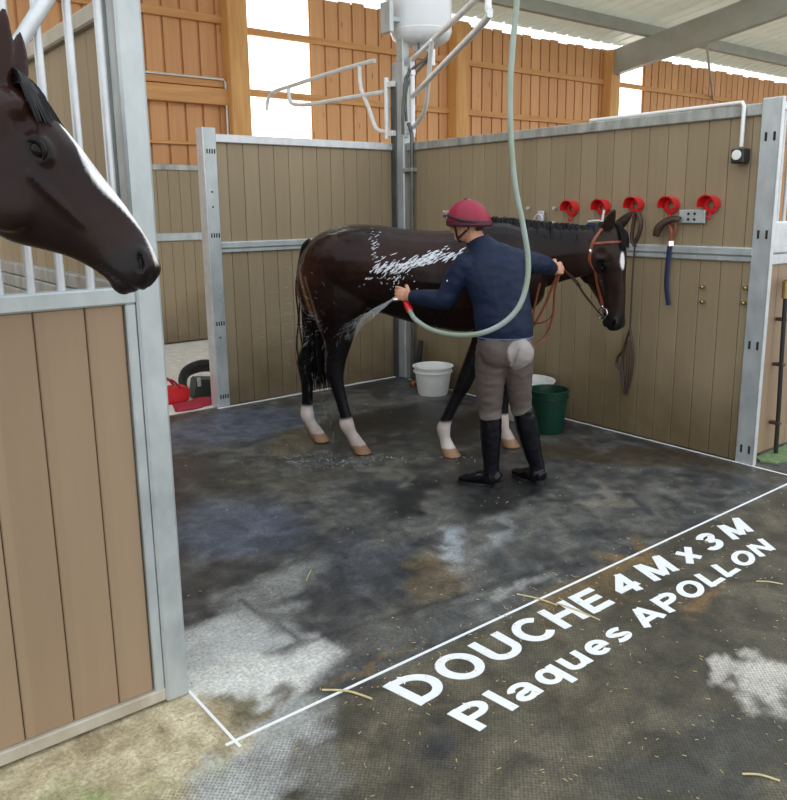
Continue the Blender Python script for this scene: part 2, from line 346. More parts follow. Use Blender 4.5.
# ---- floor: one fine sheet for the wash bay and aisle with patches of dirt, dust, wet and painted sky reflection, on a coarse outer ground
def make_floor():
    x0, x1, y0, y1, st = -5.6, 1.4, -5.6, 3.9, .025
    nx, ny = int(round((x1 - x0) / st)) + 1, int(round((y1 - y0) / st)) + 1
    X, Y = np.meshgrid(np.linspace(x0, x1, nx), np.linspace(y0, y1, ny))
    co = np.stack([X.ravel(), Y.ravel(), np.zeros(X.size)], 1)
    idx = np.arange(nx * ny).reshape(ny, nx)
    F = np.stack([idx[:-1, :-1].ravel(), idx[:-1, 1:].ravel(), idx[1:, 1:].ravel(), idx[1:, :-1].ravel()], 1)
    me = bpy.data.meshes.new('floor'); me.from_pydata(co.tolist(), [], F.tolist())
    x, y = co[:, 0], co[:, 1]
    n1 = nz(co, 1.1, 3); n2 = nz(co, 3.1, 9); n3 = nz(co, 8, 17); n4 = nz(co, 19, 31); n5 = nz(co, .55, 51)
    m1, m2, m3, m4 = nz(co, 1.1, 73), nz(co, 3.1, 79), nz(co, 8, 87), nz(co, 17, 91)
    wx = x + .22 * n1 + .15 * n2 + .09 * n3 + .05 * n4; wy = y + .22 * m1 + .15 * m2 + .09 * m3 + .05 * m4
    t = sstep(n1 * .4 + n2 * .4 + n3 * .35 + n4 * .2, -.35, .42)[:, None]
    A, B = np.array([.030, .031, .033]), np.array([.098, .095, .084])
    c = A * (1 - t) + B * t
    wet = 1 - sstep(n1 * .5 + n5 * .4 + m2 * .4 + m3 * .25, -.25, .4)          # 1 = wet film
    def blob(px, py, rx, ry, col, k, ang=0, soft=.6, wetk=None, useraw=False):
        nonlocal c, wet
        p = fl(px, py); ca, sa = math.cos(math.radians(ang)), math.sin(math.radians(ang))
        bx, by = (x, y) if useraw else (wx, wy)
        dx, dy = bx - p.x, by - p.y
        u = (dx * ca + dy * sa) / rx; v = (-dx * sa + dy * ca) / ry
        w = (1 - sstep(np.sqrt(u * u + v * v), 1 - soft, 1 + soft * .4)) * k
        c = c * (1 - w[:, None]) + np.array(col) * w[:, None]
        if wetk is not None: wet = wet * (1 - w) + wetk * w
    # wash bay: worn grey and brown smears, dark soaked mats, bluish patches painted as sky reflection
    blob(240, 425, .75, .45, (.070, .086, .125), .8, 0, wetk=.75)  # bluish sky reflection on the wet mat, put into the colour
    blob(300, 437, .55, .16, (.11, .09, .058), .8, 40, wetk=.4)
    blob(240, 480, .45, .30, (.052, .048, .036), .7, 20, wetk=.5)
    blob(225, 525, .45, .45, (.075, .092, .128), .75, 0, wetk=.75)  # more of the sky's blue reflection as floor colour
    blob(380, 420, .70, .35, (.013, .0115, .010), .9, 0, wetk=.85)
    blob(460, 425, .6, .35, (.014, .012, .010), .9, 30, wetk=.8)
    blob(330, 400, .5, .18, (.026, .022, .016), .75, 10, wetk=.7)
    blob(560, 450, .55, .25, (.048, .034, .016), .8, -60, wetk=.6)
    blob(420, 500, .45, .16, (.011, .012, .014), .9, 40, wetk=.9)
    blob(500, 490, .5, .2, (.013, .013, .014), .9, 30, wetk=.9)
    blob(400, 470, .35, .07, (.15, .14, .115), .7, 42, wetk=.4)
    blob(590, 490, .35, .07, (.17, .15, .115), .6, 38, wetk=.4)
    blob(680, 460, .8, .18, (.046, .034, .019), .8, -75, wetk=.6)
    blob(470, 540, .32, .07, (.30, .32, .34), .8, 45, wetk=.5)
    blob(520, 525, .30, .05, (.21, .22, .22), .7, 40, wetk=.5)
    blob(525, 588, .22, .06, (.24, .24, .22), .7, 10, wetk=.3)
    blob(350, 560, .4, .3, (.050, .053, .062), .7, 0, wetk=.7)
    blob(330, 480, .3, .2, (.060, .052, .038), .6, 0, wetk=.5)
    blob(440, 580, .35, .14, (.105, .075, .038), .7, 20, wetk=.3)
    blob(380, 640, .30, .2, (.085, .080, .068), .7, 0, wetk=.3)
    blob(640, 510, .5, .12, (.10, .095, .08), .6, 40, wetk=.4)
    blob(250, 590, .40, .16, (.20, .20, .185), .75, 10, wetk=.15)
    blob(205, 640, .30, .22, (.42, .42, .40), .9, 0, .4, wetk=0)
    blob(250, 685, .30, .27, (.50, .49, .45), 1, 0, .35, wetk=0)
    # seams between the mats of the bay
    for (a, b) in (((262, 655), (560, 566)), ((300, 640), (240, 600))):
        p, q = fl(*a), fl(*b); L = (q - p).length; ux, uy = (q.x - p.x) / L, (q.y - p.y) / L
        al = (x - p.x) * ux + (y - p.y) * uy; d = np.abs(-(x - p.x) * uy + (y - p.y) * ux)
        w = np.exp(-(d / .018) ** 2) * (al > 0) * (al < L) * .7; c = c * (1 - w[:, None]) + np.array([.018, .016, .012]) * w[:, None]
    # aisle mats in front of the white line
    front = sstep(-(y + 3.985 + .02 * n2), -.03, .03)
    tt = sstep(n1 * .4 + n2 * .4 + n3 * .3, -.3, .4)[:, None]
    fc = np.array([.048, .041, .026]) * (1 - tt) + np.array([.098, .083, .054]) * tt
    c = c * (1 - front[:, None]) + fc * front[:, None]; wet = wet * (1 - front) + .25 * front
    blob(235, 775, .36, .20, (.31, .31, .29), .9, 0, .3, wetk=.1)
    blob(330, 790, .14, .10, (.15, .145, .13), .6, 0, wetk=.1)
    blob(775, 692, .24, .13, (.44, .41, .35), .95, -10, .3, wetk=.1)
    blob(725, 680, .17, .035, (.42, .39, .33), .9, -32, .3, wetk=.1)
    blob(620, 565, .35, .09, (.17, .105, .035), .7, 25, wetk=.2)
    blob(600, 600, .35, .10, (.115, .075, .03), .7, 25, wetk=.2)
    blob(690, 600, .30, .07, (.21, .11, .04), .6, 20, wetk=.2)
    blob(460, 760, .10, .07, (.020, .021, .026), .85, 20, wetk=.8)
    blob(690, 760, .4, .15, (.045, .044, .036), .7, 0, wetk=.4)
    blob(560, 700, .4, .15, (.070, .055, .033), .6, 0, wetk=.3)
    blob(280, 700, .10, .05, (.10, .08, .05), .8, 20, wetk=.2)
    blob(255, 738, .22, .035, (.13, .10, .05), .85, 5, wetk=.1)
    blob(390, 680, .3, .03, (.17, .11, .04), .7, 3, wetk=.1)
    # sand strip with sprouting green along the left stall front
    d = np.minimum(sstep(-(wx + 3.81), -.05, .08), sstep(-(y + 3.59), -.02, .02)) * (1 - sstep(-(wy + 4.02 + .12 * (x + 3.85)), -.02, .10))
    sc_ = sstep(n3 * .5 + n4 * .5, -.4, .4)[:, None]
    sand = np.array([.30, .24, .14]) * (1 - sc_) + np.array([.50, .43, .29]) * sc_
    g = sstep(n2 * .6 + n3 * .4 - .35 * (x + 4.15), -.1, .35)[:, None] * .75
    sand = sand * (1 - g) + np.array([.17, .24, .07]) * g
    c = c * (1 - d[:, None]) + sand * d[:, None]; wet = wet * (1 - d)
    blob(228, 722, .09, .12, (.11, .085, .035), .85, 0, .5, wetk=.1)
    # pale dry concrete of the stable behind, dusty boards' foot
    bk = sstep(y - .03 - .03 * n2, -.02, .04)[:, None]
    c = c * (1 - bk) + np.array([.62, .60, .56]) * bk; wet = wet * (1 - bk[:, 0])
    c = np.clip(1.12 * c * (1 + .16 * n4[:, None] + .12 * n3[:, None]), .006, .9)
    me.color_attributes.new('col', 'FLOAT_COLOR', 'POINT').data.foreach_set('color', np.hstack([c, np.clip(wet, 0, 1)[:, None]]).astype(np.float32).ravel())
    for p in me.polygons: p.use_smooth = True
    m, nt, b = new_mat('wash_bay_floor'); L = nt.links
    a = nd(nt, 'ShaderNodeAttribute', attribute_name='col'); tc = nd(nt, 'ShaderNodeTexCoord'); sp = nd(nt, 'ShaderNodeSeparateXYZ'); L.new(tc.outputs['Object'], sp.inputs[0])
    # speckle of grit
    n = nd(nt, 'ShaderNodeTexNoise'); n.inputs['Scale'].default_value = 70; n.inputs['Detail'].default_value = 6; n.inputs['Roughness'].default_value = .8; L.new(tc.outputs['Object'], n.inputs['Vector'])
    r = nd(nt, 'ShaderNodeMapRange'); r.inputs['From Min'].default_value = .35; r.inputs['From Max'].default_value = .68; r.inputs['To Min'].default_value = .62; r.inputs['To Max'].default_value = 1.55; L.new(n.outputs['Fac'], r.inputs['Value'])
    nf = nd(nt, 'ShaderNodeTexNoise'); nf.inputs['Scale'].default_value = 7; nf.inputs['Detail'].default_value = 10; nf.inputs['Roughness'].default_value = .68; nf.inputs['Distortion'].default_value = .8; L.new(tc.outputs['Object'], nf.inputs['Vector'])
    rf = nd(nt, 'ShaderNodeMapRange'); rf.inputs['From Min'].default_value = .3; rf.inputs['From Max'].default_value = .7; rf.inputs['To Min'].default_value = .5; rf.inputs['To Max'].default_value = 1.6; L.new(nf.outputs['Fac'], rf.inputs['Value'])
    cm = nd(nt, 'ShaderNodeSeparateColor'); L.new(a.outputs['Color'], cm.inputs[0])
    dk = nd(nt, 'ShaderNodeMapRange'); dk.inputs['From Min'].default_value = .12; dk.inputs['From Max'].default_value = .45; dk.inputs['To Min'].default_value = 1; dk.inputs['To Max'].default_value = .15; L.new(cm.outputs[0], dk.inputs['Value'])
    rl = nd(nt, 'ShaderNodeMix', data_type='FLOAT'); rl.inputs[2].default_value = 1; L.new(dk.outputs[0], rl.inputs[0]); L.new(rf.outputs[0], rl.inputs[3])
    rm = nd(nt, 'ShaderNodeMath', operation='MULTIPLY'); L.new(r.outputs[0], rm.inputs[0]); L.new(rl.outputs[0], rm.inputs[1])
    vm = nd(nt, 'ShaderNodeVectorMath', operation='SCALE'); L.new(a.outputs['Color'], vm.inputs[0]); L.new(rm.outputs[0], vm.inputs['Scale'])
    v = nd(nt, 'ShaderNodeTexVoronoi'); v.inputs['Scale'].default_value = 34; L.new(tc.outputs['Object'], v.inputs['Vector'])
    vr = nd(nt, 'ShaderNodeMapRange'); vr.inputs['From Min'].default_value = .06; vr.inputs['From Max'].default_value = .11; vr.inputs['To Min'].default_value = .55; vr.inputs['To Max'].default_value = 0; L.new(v.outputs['Distance'], vr.inputs['Value'])
    n9 = nd(nt, 'ShaderNodeTexNoise'); n9.inputs['Scale'].default_value = 2.2; L.new(tc.outputs['Object'], n9.inputs['Vector'])
    r9 = nd(nt, 'ShaderNodeMapRange'); r9.inputs['From Min'].default_value = .5; r9.inputs['From Max'].default_value = .66; L.new(n9.outputs['Fac'], r9.inputs['Value'])
    mm = nd(nt, 'ShaderNodeMath', operation='MULTIPLY'); L.new(vr.outputs[0], mm.inputs[0]); L.new(r9.outputs[0], mm.inputs[1])
    mx = nd(nt, 'ShaderNodeMix', data_type='RGBA'); mx.inputs[7].default_value = (.34, .25, .11, 1); L.new(mm.outputs[0], mx.inputs[0]); L.new(vm.outputs[0], mx.inputs[6])
    # studs of the aisle mats: a square lattice of small pits in front of the line
    def wave(ch, off):
        q = nd(nt, 'ShaderNodeMath', operation='MULTIPLY'); q.inputs[1].default_value = 2 * PI / .0165; L.new(ch, q.inputs[0])
        s = nd(nt, 'ShaderNodeMath', operation='SINE'); L.new(q.outputs[0], s.inputs[0]); return s.outputs[0]
    pr = nd(nt, 'ShaderNodeMath', operation='MULTIPLY'); L.new(wave(sp.outputs[0], 0), pr.inputs[0]); L.new(wave(sp.outputs[1], 0), pr.inputs[1])
    pit = nd(nt, 'ShaderNodeMapRange'); pit.inputs['From Min'].default_value = .1; pit.inputs['From Max'].default_value = .6; L.new(pr.outputs[0], pit.inputs['Value'])
    fm = nd(nt, 'ShaderNodeMapRange'); fm.inputs['From Min'].default_value = -4.02; fm.inputs['From Max'].default_value = -4.06; L.new(sp.outputs[1], fm.inputs['Value'])
    pf = nd(nt, 'ShaderNodeMath', operation='MULTIPLY'); L.new(pit.outputs[0], pf.inputs[0]); L.new(fm.outputs[0], pf.inputs[1])
    pd = nd(nt, 'ShaderNodeMath', operation='MULTIPLY'); pd.inputs[1].default_value = .42; L.new(pf.outputs[0], pd.inputs[0])
    m3 = nd(nt, 'ShaderNodeMix', data_type='RGBA'); m3.inputs[7].default_value = (.02, .018, .014, 1); L.new(pd.outputs[0], m3.inputs[0]); L.new(mx.outputs[2], m3.inputs[6])
    L.new(m3.outputs[2], b.inputs['Base Color']); b.inputs['Specular IOR Level'].default_value = .36
    ro = nd(nt, 'ShaderNodeMapRange'); ro.inputs['To Min'].default_value = .62; ro.inputs['To Max'].default_value = .20; L.new(a.outputs['Alpha'], ro.inputs['Value'])
    ra = nd(nt, 'ShaderNodeMath', operation='MULTIPLY_ADD'); ra.inputs[1].default_value = .22; L.new(n.outputs['Fac'], ra.inputs[0]); L.new(ro.outputs[0], ra.inputs[2]); L.new(ra.outputs[0], b.inputs['Roughness'])
    h = nd(nt, 'ShaderNodeMath', operation='MULTIPLY_ADD'); h.inputs[1].default_value = -.6; L.new(pf.outputs[0], h.inputs[0]); L.new(n.outputs['Fac'], h.inputs[2])
    bp = nd(nt, 'ShaderNodeBump'); bp.inputs['Strength'].default_value = .35; bp.inputs['Distance'].default_value = .006; L.new(h.outputs[0], bp.inputs['Height']); L.new(bp.outputs[0], b.inputs['Normal'])
    me.materials.append(m)
    o = bpy.data.objects.new('floor', me); COL.objects.link(o); struct(o); return o
floor = make_floor()
struct(MB().box((-30, -30, -.12), (40, 40, -.012), 0).build('ground', M['ground']))

# ---- white boundary lines and lettering painted on the floor
STRIP_Z = [.0020]
def strip(name, a, b, w, label):
    z = STRIP_Z[0]; STRIP_Z[0] += .0004
    a, b = V((a[0], a[1], 0)), V((b[0], b[1], 0)); n = (b - a).normalized().cross(V((0, 0, 1))) * (w / 2)
    o = MB().prism([a + n, b + n, b - n, a - n], (0, 0, z)).build(name, M['white_paint'])
    return tag(o, label, 'floor marking', 'white lines around the wash bay', 'thing')
strip('floor_line', (-3.85, -3.965), (.02, -3.965), .0115, 'long white line on the floor above the large white lettering')
strip('floor_line', (-3.822, -3.625), (-3.818, -4.0), .010, 'short white line running out from the foot of the left stall post')
strip('floor_line', (-.012, -.18), (-.005, -3.95), .013, 'white line on the floor along the foot of the right wall')
strip('floor_line', (-1.975, -.022), (-.05, -.014), .026, 'white line on the floor along the foot of the back partition')
strip('floor_line', (-2.25, .335), (-1.99, .05), .015, 'shortest white line on the floor, beside the red bag behind the partition post')
# strokes of bold upright letters on a unit cap height: polylines, arcs and their width
SW = .20
def arc(cx, cy, rx, ry, a0, a1, n=18): return [(cx + rx * math.cos(math.radians(a0 + (a1 - a0) * i / n)), cy + ry * math.sin(math.radians(a0 + (a1 - a0) * i / n))) for i in range(n + 1)]
H_ = SW / 2
GL = {
 'D': (.72, [[(H_, 0), (H_, 1)], [(H_, 1 - H_), (.30, 1 - H_)] + arc(.30, .5, .33, .5 - H_, 90, -90) + [(H_, H_)]]),
 'O': (.80, [arc(.40, .5, .40 - H_, .52 - H_, 90, 450, 40)]),
 'U': (.72, [[(H_, 1), (H_, .36)] + arc(.36, .34, .36 - H_, .36 - H_, 180, 360) + [(.72 - H_, .36), (.72 - H_, 1)]]),
 'C': (.74, [arc(.40, .5, .40 - H_, .52 - H_, 42, 318, 32)]),
 'H': (.72, [[(H_, 0), (H_, 1)], [(.72 - H_, 0), (.72 - H_, 1)], [(H_, .52), (.72 - H_, .52)]]),
 'E': (.64, [[(H_, 0), (H_, 1)], [(H_, 1 - H_), (.63, 1 - H_)], [(H_, .52), (.58, .52)], [(H_, H_), (.64, H_)]]),
 '4': (.62, [[(.46, 0), (.46, 1)], [(.49, .95), (.06, .34)], [(.0, .30), (.62, .30)]]),
 'M': (.86, [[(H_, 0), (H_, 1)], [(.86 - H_, 0), (.86 - H_, 1)], [(.13, .96), (.43, .06)], [(.73, .96), (.43, .06)]]),
 'x': (.58, [[(.07, 0), (.51, .72)], [(.51, 0), (.07, .72)]]),
 '3': (.58, [[(.23, .54)] + arc(.27, .735, .20, .18, -70, 165, 16)[0:], [(.23, .54)] + arc(.27, .28, .22, .205, 80, -165, 18)]),
 'P': (.68, [[(H_, 0), (H_, 1)], [(H_, 1 - H_), (.38, 1 - H_)] + arc(.38, .69, .20, .21, 90, -90) + [(H_, .48)]]),
 'l': (.20, [[(H_, 0), (H_, 1)]]),
 'a': (.58, [arc(.27, .46, .19, .19, 165, 20, 12) + [(.46, .44), (.46, 0)], arc(.25, .20, .16, .135, 60, 300, 18)[:] + [(.42, .14)], [(.46, .36), (.30, .335)]]),
 'q': (.60, [arc(.27, .36, .18, .28, 0, 360, 28), [(.50, .72), (.50, -.27)]]),
 'u': (.58, [[(H_ * .9, .72), (H_ * .9, .26)] + arc(.27, .25, .18, .17, 180, 330) + [(.48, .3)], [(.49, 0), (.49, .72)]]),
 'e': (.60, [arc(.30, .36, .20, .28, 0, 310, 28), [(.14, .345), (.575, .345)]]),
 's': (.54, [arc(.27, .52, .17, .13, 25, 250, 16) + arc(.27, .205, .18, .125, 80, -155, 16)]),
 'A': (.80, [[(.08, 0), (.40, .97)], [(.72, 0), (.40, .97)], [(.2, .27), (.6, .27)]]),
 'L': (.60, [[(H_, 0), (H_, 1)], [(H_, H_), (.60, H_)]]),
 'N': (.74, [[(H_, 0), (H_, 1)], [(.74 - H_, 0), (.74 - H_, 1)], [(.11, .96), (.63, .04)]]),
}
def word_len(t): return sum((GL[c][0] + .11) for c in t) - .11
def lettering(name, words, BL, BR, TL, TR, label):
    """flat painted bold words between x0 and x1; every stroke is its own thin slab, laid a hair higher than the last"""
    gap = .36; tot = sum(word_len(w_) for w_ in words) + gap * (len(words) - 1)
    BL, BR, TL, TR = [V((*p, 0)) for p in (BL, BR, TL, TR)]; k, cap = (BR - BL).length / tot, (TL - BL).length
    def place(u, v_): u /= tot; return BL.lerp(BR, u).lerp(TL.lerp(TR, u), v_)
    root = empty(name, (BL + BR + TL + TR) / 4); tag(root, label, 'lettering'); x = 0
    for w_ in words:
        mb = MB(); 
        for ch in w_:
            adv, strokes = GL[ch]
            for si, st in enumerate(strokes):
                sw = .185 if ch not in 'aesqu' else .165
                Q = [place(x + p[0], p[1]) for p in st]
                closed = (Q[0] - Q[-1]).length < 1e-6; n = len(Q); Lf, Rt = [], []
                for i in range(n):
                    a_ = Q[(i - 1) % (n - 1)] if closed and i == 0 else Q[max(i - 1, 0)]
                    b_ = Q[1] if closed and i == n - 1 else Q[min(i + 1, n - 1)]
                    t = ((b_ - a_).normalized()); nn_ = V((-t.y, t.x, 0))
                    ww = V((nn_.x * k * sw / 2, nn_.y * cap * sw / 2, 0))
                    if 0 < i < n - 1 and not closed:      # mitre
                        t1 = (Q[i] - Q[i - 1]).normalized(); ww /= max(.6, t1.dot(t))
                    Lf.append(Q[i] + ww); Rt.append(Q[i] - ww)
                zt = V((0, 0, .0020 + .0004 * si)); z0 = V((0, 0, .0004))
                A_ = [[mb.bm.verts.new(q + z) for q in L__] for L__ in (Lf, Rt) for z in (zt, z0)]
                for i in range(n - 1):
                    l0, l1, r0, r1 = A_
                    mb.bm.faces.new((l0[i], r0[i], r0[i + 1], l0[i + 1])); mb.bm.faces.new((l0[i], l0[i + 1], l1[i + 1], l1[i])); mb.bm.faces.new((r0[i], r1[i], r1[i + 1], r0[i + 1]))
                mb.bm.faces.new((A_[0][0], A_[1][0], A_[3][0], A_[2][0])); mb.bm.faces.new((A_[0][-1], A_[2][-1], A_[3][-1], A_[1][-1]))
            x += adv + .11
        mb.build('word', M['white_paint'], root); x += gap - .11
lettering('floor_lettering', ['DOUCHE', '4', 'M', 'x', '3', 'M'], (-3.249, -4.200), (-.985, -4.180), (-3.286, -4.031), (-.875, -4.039), 'large bold white lettering on the floor just below the long white line')
lettering('floor_lettering', ['Plaques', 'APOLLON'], (-3.187, -4.421), (-1.117, -4.359), (-3.211, -4.289), (-1.042, -4.255), 'smaller second row of bold white lettering on the aisle floor')

# ---- partitions of laminate boards in galvanised frames
def boards_x(mb, x0, x1, y, z0, z1, th=.032, w=BW):
    k = math.floor(x0 / w)
    while k * w < x1:
        a, b = max(x0, k * w), min(x1, (k + 1) * w)
        if b - a > .01: mb.box((a + .0015, y - th / 2, z0), (b - .0015, y + th / 2, z1), .004)
        k += 1
    return mb
def boards_y(mb, y0, y1, x, z0, z1, th=.032, w=BW):
    k = math.floor(y0 / w)
    while k * w < y1:
        a, b = max(y0, k * w), min(y1, (k + 1) * w)
        if b - a > .01: mb.box((x - th / 2, a + .0015, z0), (x + th / 2, b - .0015, z1), .004)
        k += 1
    return mb
# right wall (runs along Y at X = 0, boards behind a steel frame)
wr = struct(boards_y(MB(), -3.58, -.152, .046, 0.0, 2.19).build('wall_right', M['board_y']))
boards_y  # noqa
MB().box((.005, -3.58, 2.178), (.08, -.152, 2.250), .006).build('top_rail', M['steel_dirty'], wr)
mr = MB().box((.008, -3.56, 1.298), (.05, -.152, 1.334), .006).box((-.002, -3.56, 1.334), (.05, -.152, 1.388), .008)
mr.build('middle_rail', M['steel'], wr)
po = MB().box((.0, -3.666, 0.0), (.034, -3.543, 2.275), .006).build('end_post', M['steel'], wr)
MB().box((-.006, -3.672, 0.0), (.03, -3.664, 2.275), .003).build('post_flange', M['steel_light'], po)
sl = MB()
for z in (2.05, 1.47, .78, .10):
    for yy in (-3.582, -3.634): sl.box((-.0025, yy - .007, z - .026), (.002, yy + .007, z + .026), 0)
sl.build('slots', M['slot'], po)
for p in ((702, 287), (702, 302), (745, 288), (743, 303)):
    q = onx(*p); q.x = 0
    MB().tube([q + V((.016, 0, 0)), q + V((-.008, 0, 0)), q + V((-.016, 0, 0))], [.014, .014, .007], 10, side=(0, 0, 1)).build('bolt_head', M['brass'], wr, True)
# back partition (runs along X at Y = 0, the left half of the bay is open)
wb = struct(boards_x(MB(), -1.85, .028, .046, 0.0, 2.20).build('wall_back', M['board_x']))
MB().box((-1.85, .005, 2.192), (.06, .08, 2.258), .006).build('top_rail', M['steel_light'], wb)
MB().box((-1.85, .008, 1.305), (-.015, .05, 1.340), .006).box((-1.85, -.002, 1.340), (-.015, .05, 1.395), .008).build('middle_rail', M['steel'], wb)
po = MB().box((-1.955, .0, 0.0), (-1.845, .10, 2.305), .006).build('end_post', M['steel'], wb)
MB().box((-1.966, -.006, 0.0), (-1.953, .115, 2.305), .003).build('post_flange', M['steel_light'], po)  # left face in paler steel, imitating light from the left
sl = MB()
for z in (2.12, 1.45, .72, .09):
    for k in range(4): sl.box((-1.935 + k * .022, -.0025, z - .018), (-1.925 + k * .022, .002, z + .018), 0)
for z in (1.80, 1.68, .6): sl.tube([(-1.905, .001, z), (-1.905, -.003, z)], .008, 10)
sl.build('slots', M['slot'], po)
# rear wall of the stable behind, and its pale floor is part of the floor sheet
wre = struct(boards_x(MB(), -4.4, 1.6, 3.40, 0.02, 2.15).build('wall_rear', M['board_x']))
MB().box((-4.4, 3.36, 2.14), (1.6, 3.44, 2.21), .006).build('top_rail', M['steel_dirty'], wre)
MB().box((-4.4, 3.35, 1.29), (1.6, 3.42, 1.385), .006).build('middle_rail', M['steel'], wre)
# side partition between the wash bay and the left stall (seen through its bars)
wl = struct(boards_y(MB(), -3.55, .02, -3.88, 0.02, 2.23).build('wall_left', M['board_y']))
MB().box((-3.92, -3.55, 2.215), (-3.84, .02, 2.27), .006).build('top_rail', M['dusty_rail'], wl)
MB().box((-3.935, -3.55, 1.27), (-3.855, .02, 1.32), .006).box((-3.93, -3.55, 1.322), (-3.85, .02, 1.375), .006).box((-3.925, -3.55, 1.377), (-3.85, .02, 1.43), .006).build('middle_rail', M['steel_dirty'], wl)
MB().box((-3.925, -3.56, 0.0), (-3.835, -3.52, 2.30), .006).build('end_post', M['steel_dirty'], wl)

# ---- steel corner post of the bay with its service pipes
cp = empty('corner_post', (.015, -.08, 0))
tag(cp, 'tall galvanised steel corner post between the back partition and the right wall', 'post')
MB().box((-.022, -.15, 0), (.06, .026, 2.98), .01).build('column', M['steel'], cp)
MB().box((-.036, -.05, 0), (-.022, .026, 2.80), .004).build('channel', M['steel_dark'], cp)
MB().tube([(-.018, -.265, .0), (-.018, -.265, 2.32), (-.0, -.20, 2.42)], .018, 12).build('service_pipe', M['steel_dark'], cp, True)
MB().box((-.04, -.29, 1.985), (.03, -.15, 2.02), .004).build('pipe_clamp', M['steel_dirty'], cp)
MB().box((-.012, -.165, 2.30), (.028, -.15, 2.93), .006).build('light_plate', M['white_plastic'], cp)

# ---- barn wall of upright boards with rails, posts and translucent sheets
YB = 3.62
bw = MB(); k = -40
while k * .235 < 16:
    a = k * .235; b_ = a + .205; k += 1
    if (a > .12 and b_ < 1.62 and not (b_ < .44 or a > 1.34)) or (a > 8.0 and b_ < 9.3): continue
    bw.box((a, YB, 0), (b_, YB + .025, 4.50 + .02 * math.sin(k * 2.1)), .003)
for (a, b_) in ((-9.4, .38), (1.41, 8.20), (9.13, 16)): bw.box((a, YB + .028, 0), (b_, YB + .045, 4.49), 0)
wbarn = struct(bw.build('wall_barn', M['barn']))
for (a, b_, z0, z1, d) in ((.3, 16, 3.88, 3.97, .05), (.3, 16, 3.12, 3.21, .05), (.3, 16, 2.40, 2.49, .05), (-9.4, .1, 3.96, 4.06, .06), (-9.4, .1, 3.19, 3.30, .06), (-9.4, .1, 2.47, 2.51, .05)):
    MB().box((a, YB - d, z0), (b_, YB - .001, z1), .004).build('rail', M['timber'], wbarn)
MB().box((-9.4, YB - .12, 2.97), (.06, YB - .001, 3.17), .006).build('beam', M['timber'], wbarn)
for x in (-3.75, .19, 4.06, 7.95):
    MB().box((x - .135, YB - .22, 0), (x + .135, YB - .004, 4.48), .012).build('post', M['timber_post'], wbarn)
MB().tube([(-9, YB - .07, 3.30), (.02, YB - .09, 3.285), (.035, YB - .10, 3.25), (.035, YB - .10, 2.0)], .014, 8).build('conduit', M['steel_light'], wbarn, True)
def window(i, a, b_):
    o = struct(MB().box((a, YB + .03, 0), (b_, YB + .036, 4.50), 0).build('window_%d' % i, M['window']))
    MB().box((a - .02, YB + .012, 0), (a + .012, YB + .029, 4.47), 0).box((b_ - .012, YB + .012, 0), (b_ + .02, YB + .029, 4.47), 0).build('window_frame', M['timber'], o)
window(1, .39, 1.40); window(2, 8.21, 9.12)

# ---- roof: trapezoidal sheet, rafter, purlins
SL = .15
def zr(y): return 4.67 + SL * (YB - y)
bm = bmesh.new(); prof = []
k = 0; x = -9.0
while x < 22:
    prof += [(x, 0), (x + .235, 0), (x + .25, .05), (x + .305, .05), (x + .325, 0)]; x += .325
y0, y1 = 3.72, -.5
A = [bm.verts.new((px, y0, zr(y0) + pz)) for px, pz in prof]; B = [bm.verts.new((px, y1, zr(y1) + pz)) for px, pz in prof]
A2 = [bm.verts.new((px, y0, zr(y0) + pz + .006)) for px, pz in prof]; B2 = [bm.verts.new((px, y1, zr(y1) + pz + .006)) for px, pz in prof]
for i in range(len(prof) - 1):
    bm.faces.new((A[i], A[i + 1], B[i + 1], B[i])); bm.faces.new((A2[i], B2[i], B2[i + 1], A2[i + 1]))
me = bpy.data.meshes.new('ceiling'); bmesh.ops.remove_doubles(bm, verts=bm.verts, dist=1e-5); bm.to_mesh(me); bm.free(); me.materials.append(M['roof'])
ceil = bpy.data.objects.new('ceiling', me); COL.objects.link(ceil); struct(ceil)
for x in (7.95,):
    yA, yB = 3.56, -.5
    MB().prism([(x - .07, yA, 4.02), (x - .07, yB, 4.02 + SL * (yA - yB)), (x - .07, yB, 4.465 + SL * (yA - yB)), (x - .07, yA, 4.465)], (.14, 0, 0)).build('rafter', M['rafter'], ceil)
    MB().box((x - .10, 3.50, 3.98), (x + .10, 3.61, 4.49), .006).build('rafter_plate', M['steel_light'], ceil)
for (y, hh) in ((2.75, .20), (1.0, .20)):
    MB().box((-9, y - .05, zr(y) - hh), (22, y + .05, zr(y) - .006), .008).build('purlin', M['rafter'], ceil)
for (a, b_) in (((9.6, 2.6, 4.62), (11.6, YB - .05, 3.9)),):
    MB().tube([a, b_], .022, 8).build('brace', M['rafter'], ceil, True)
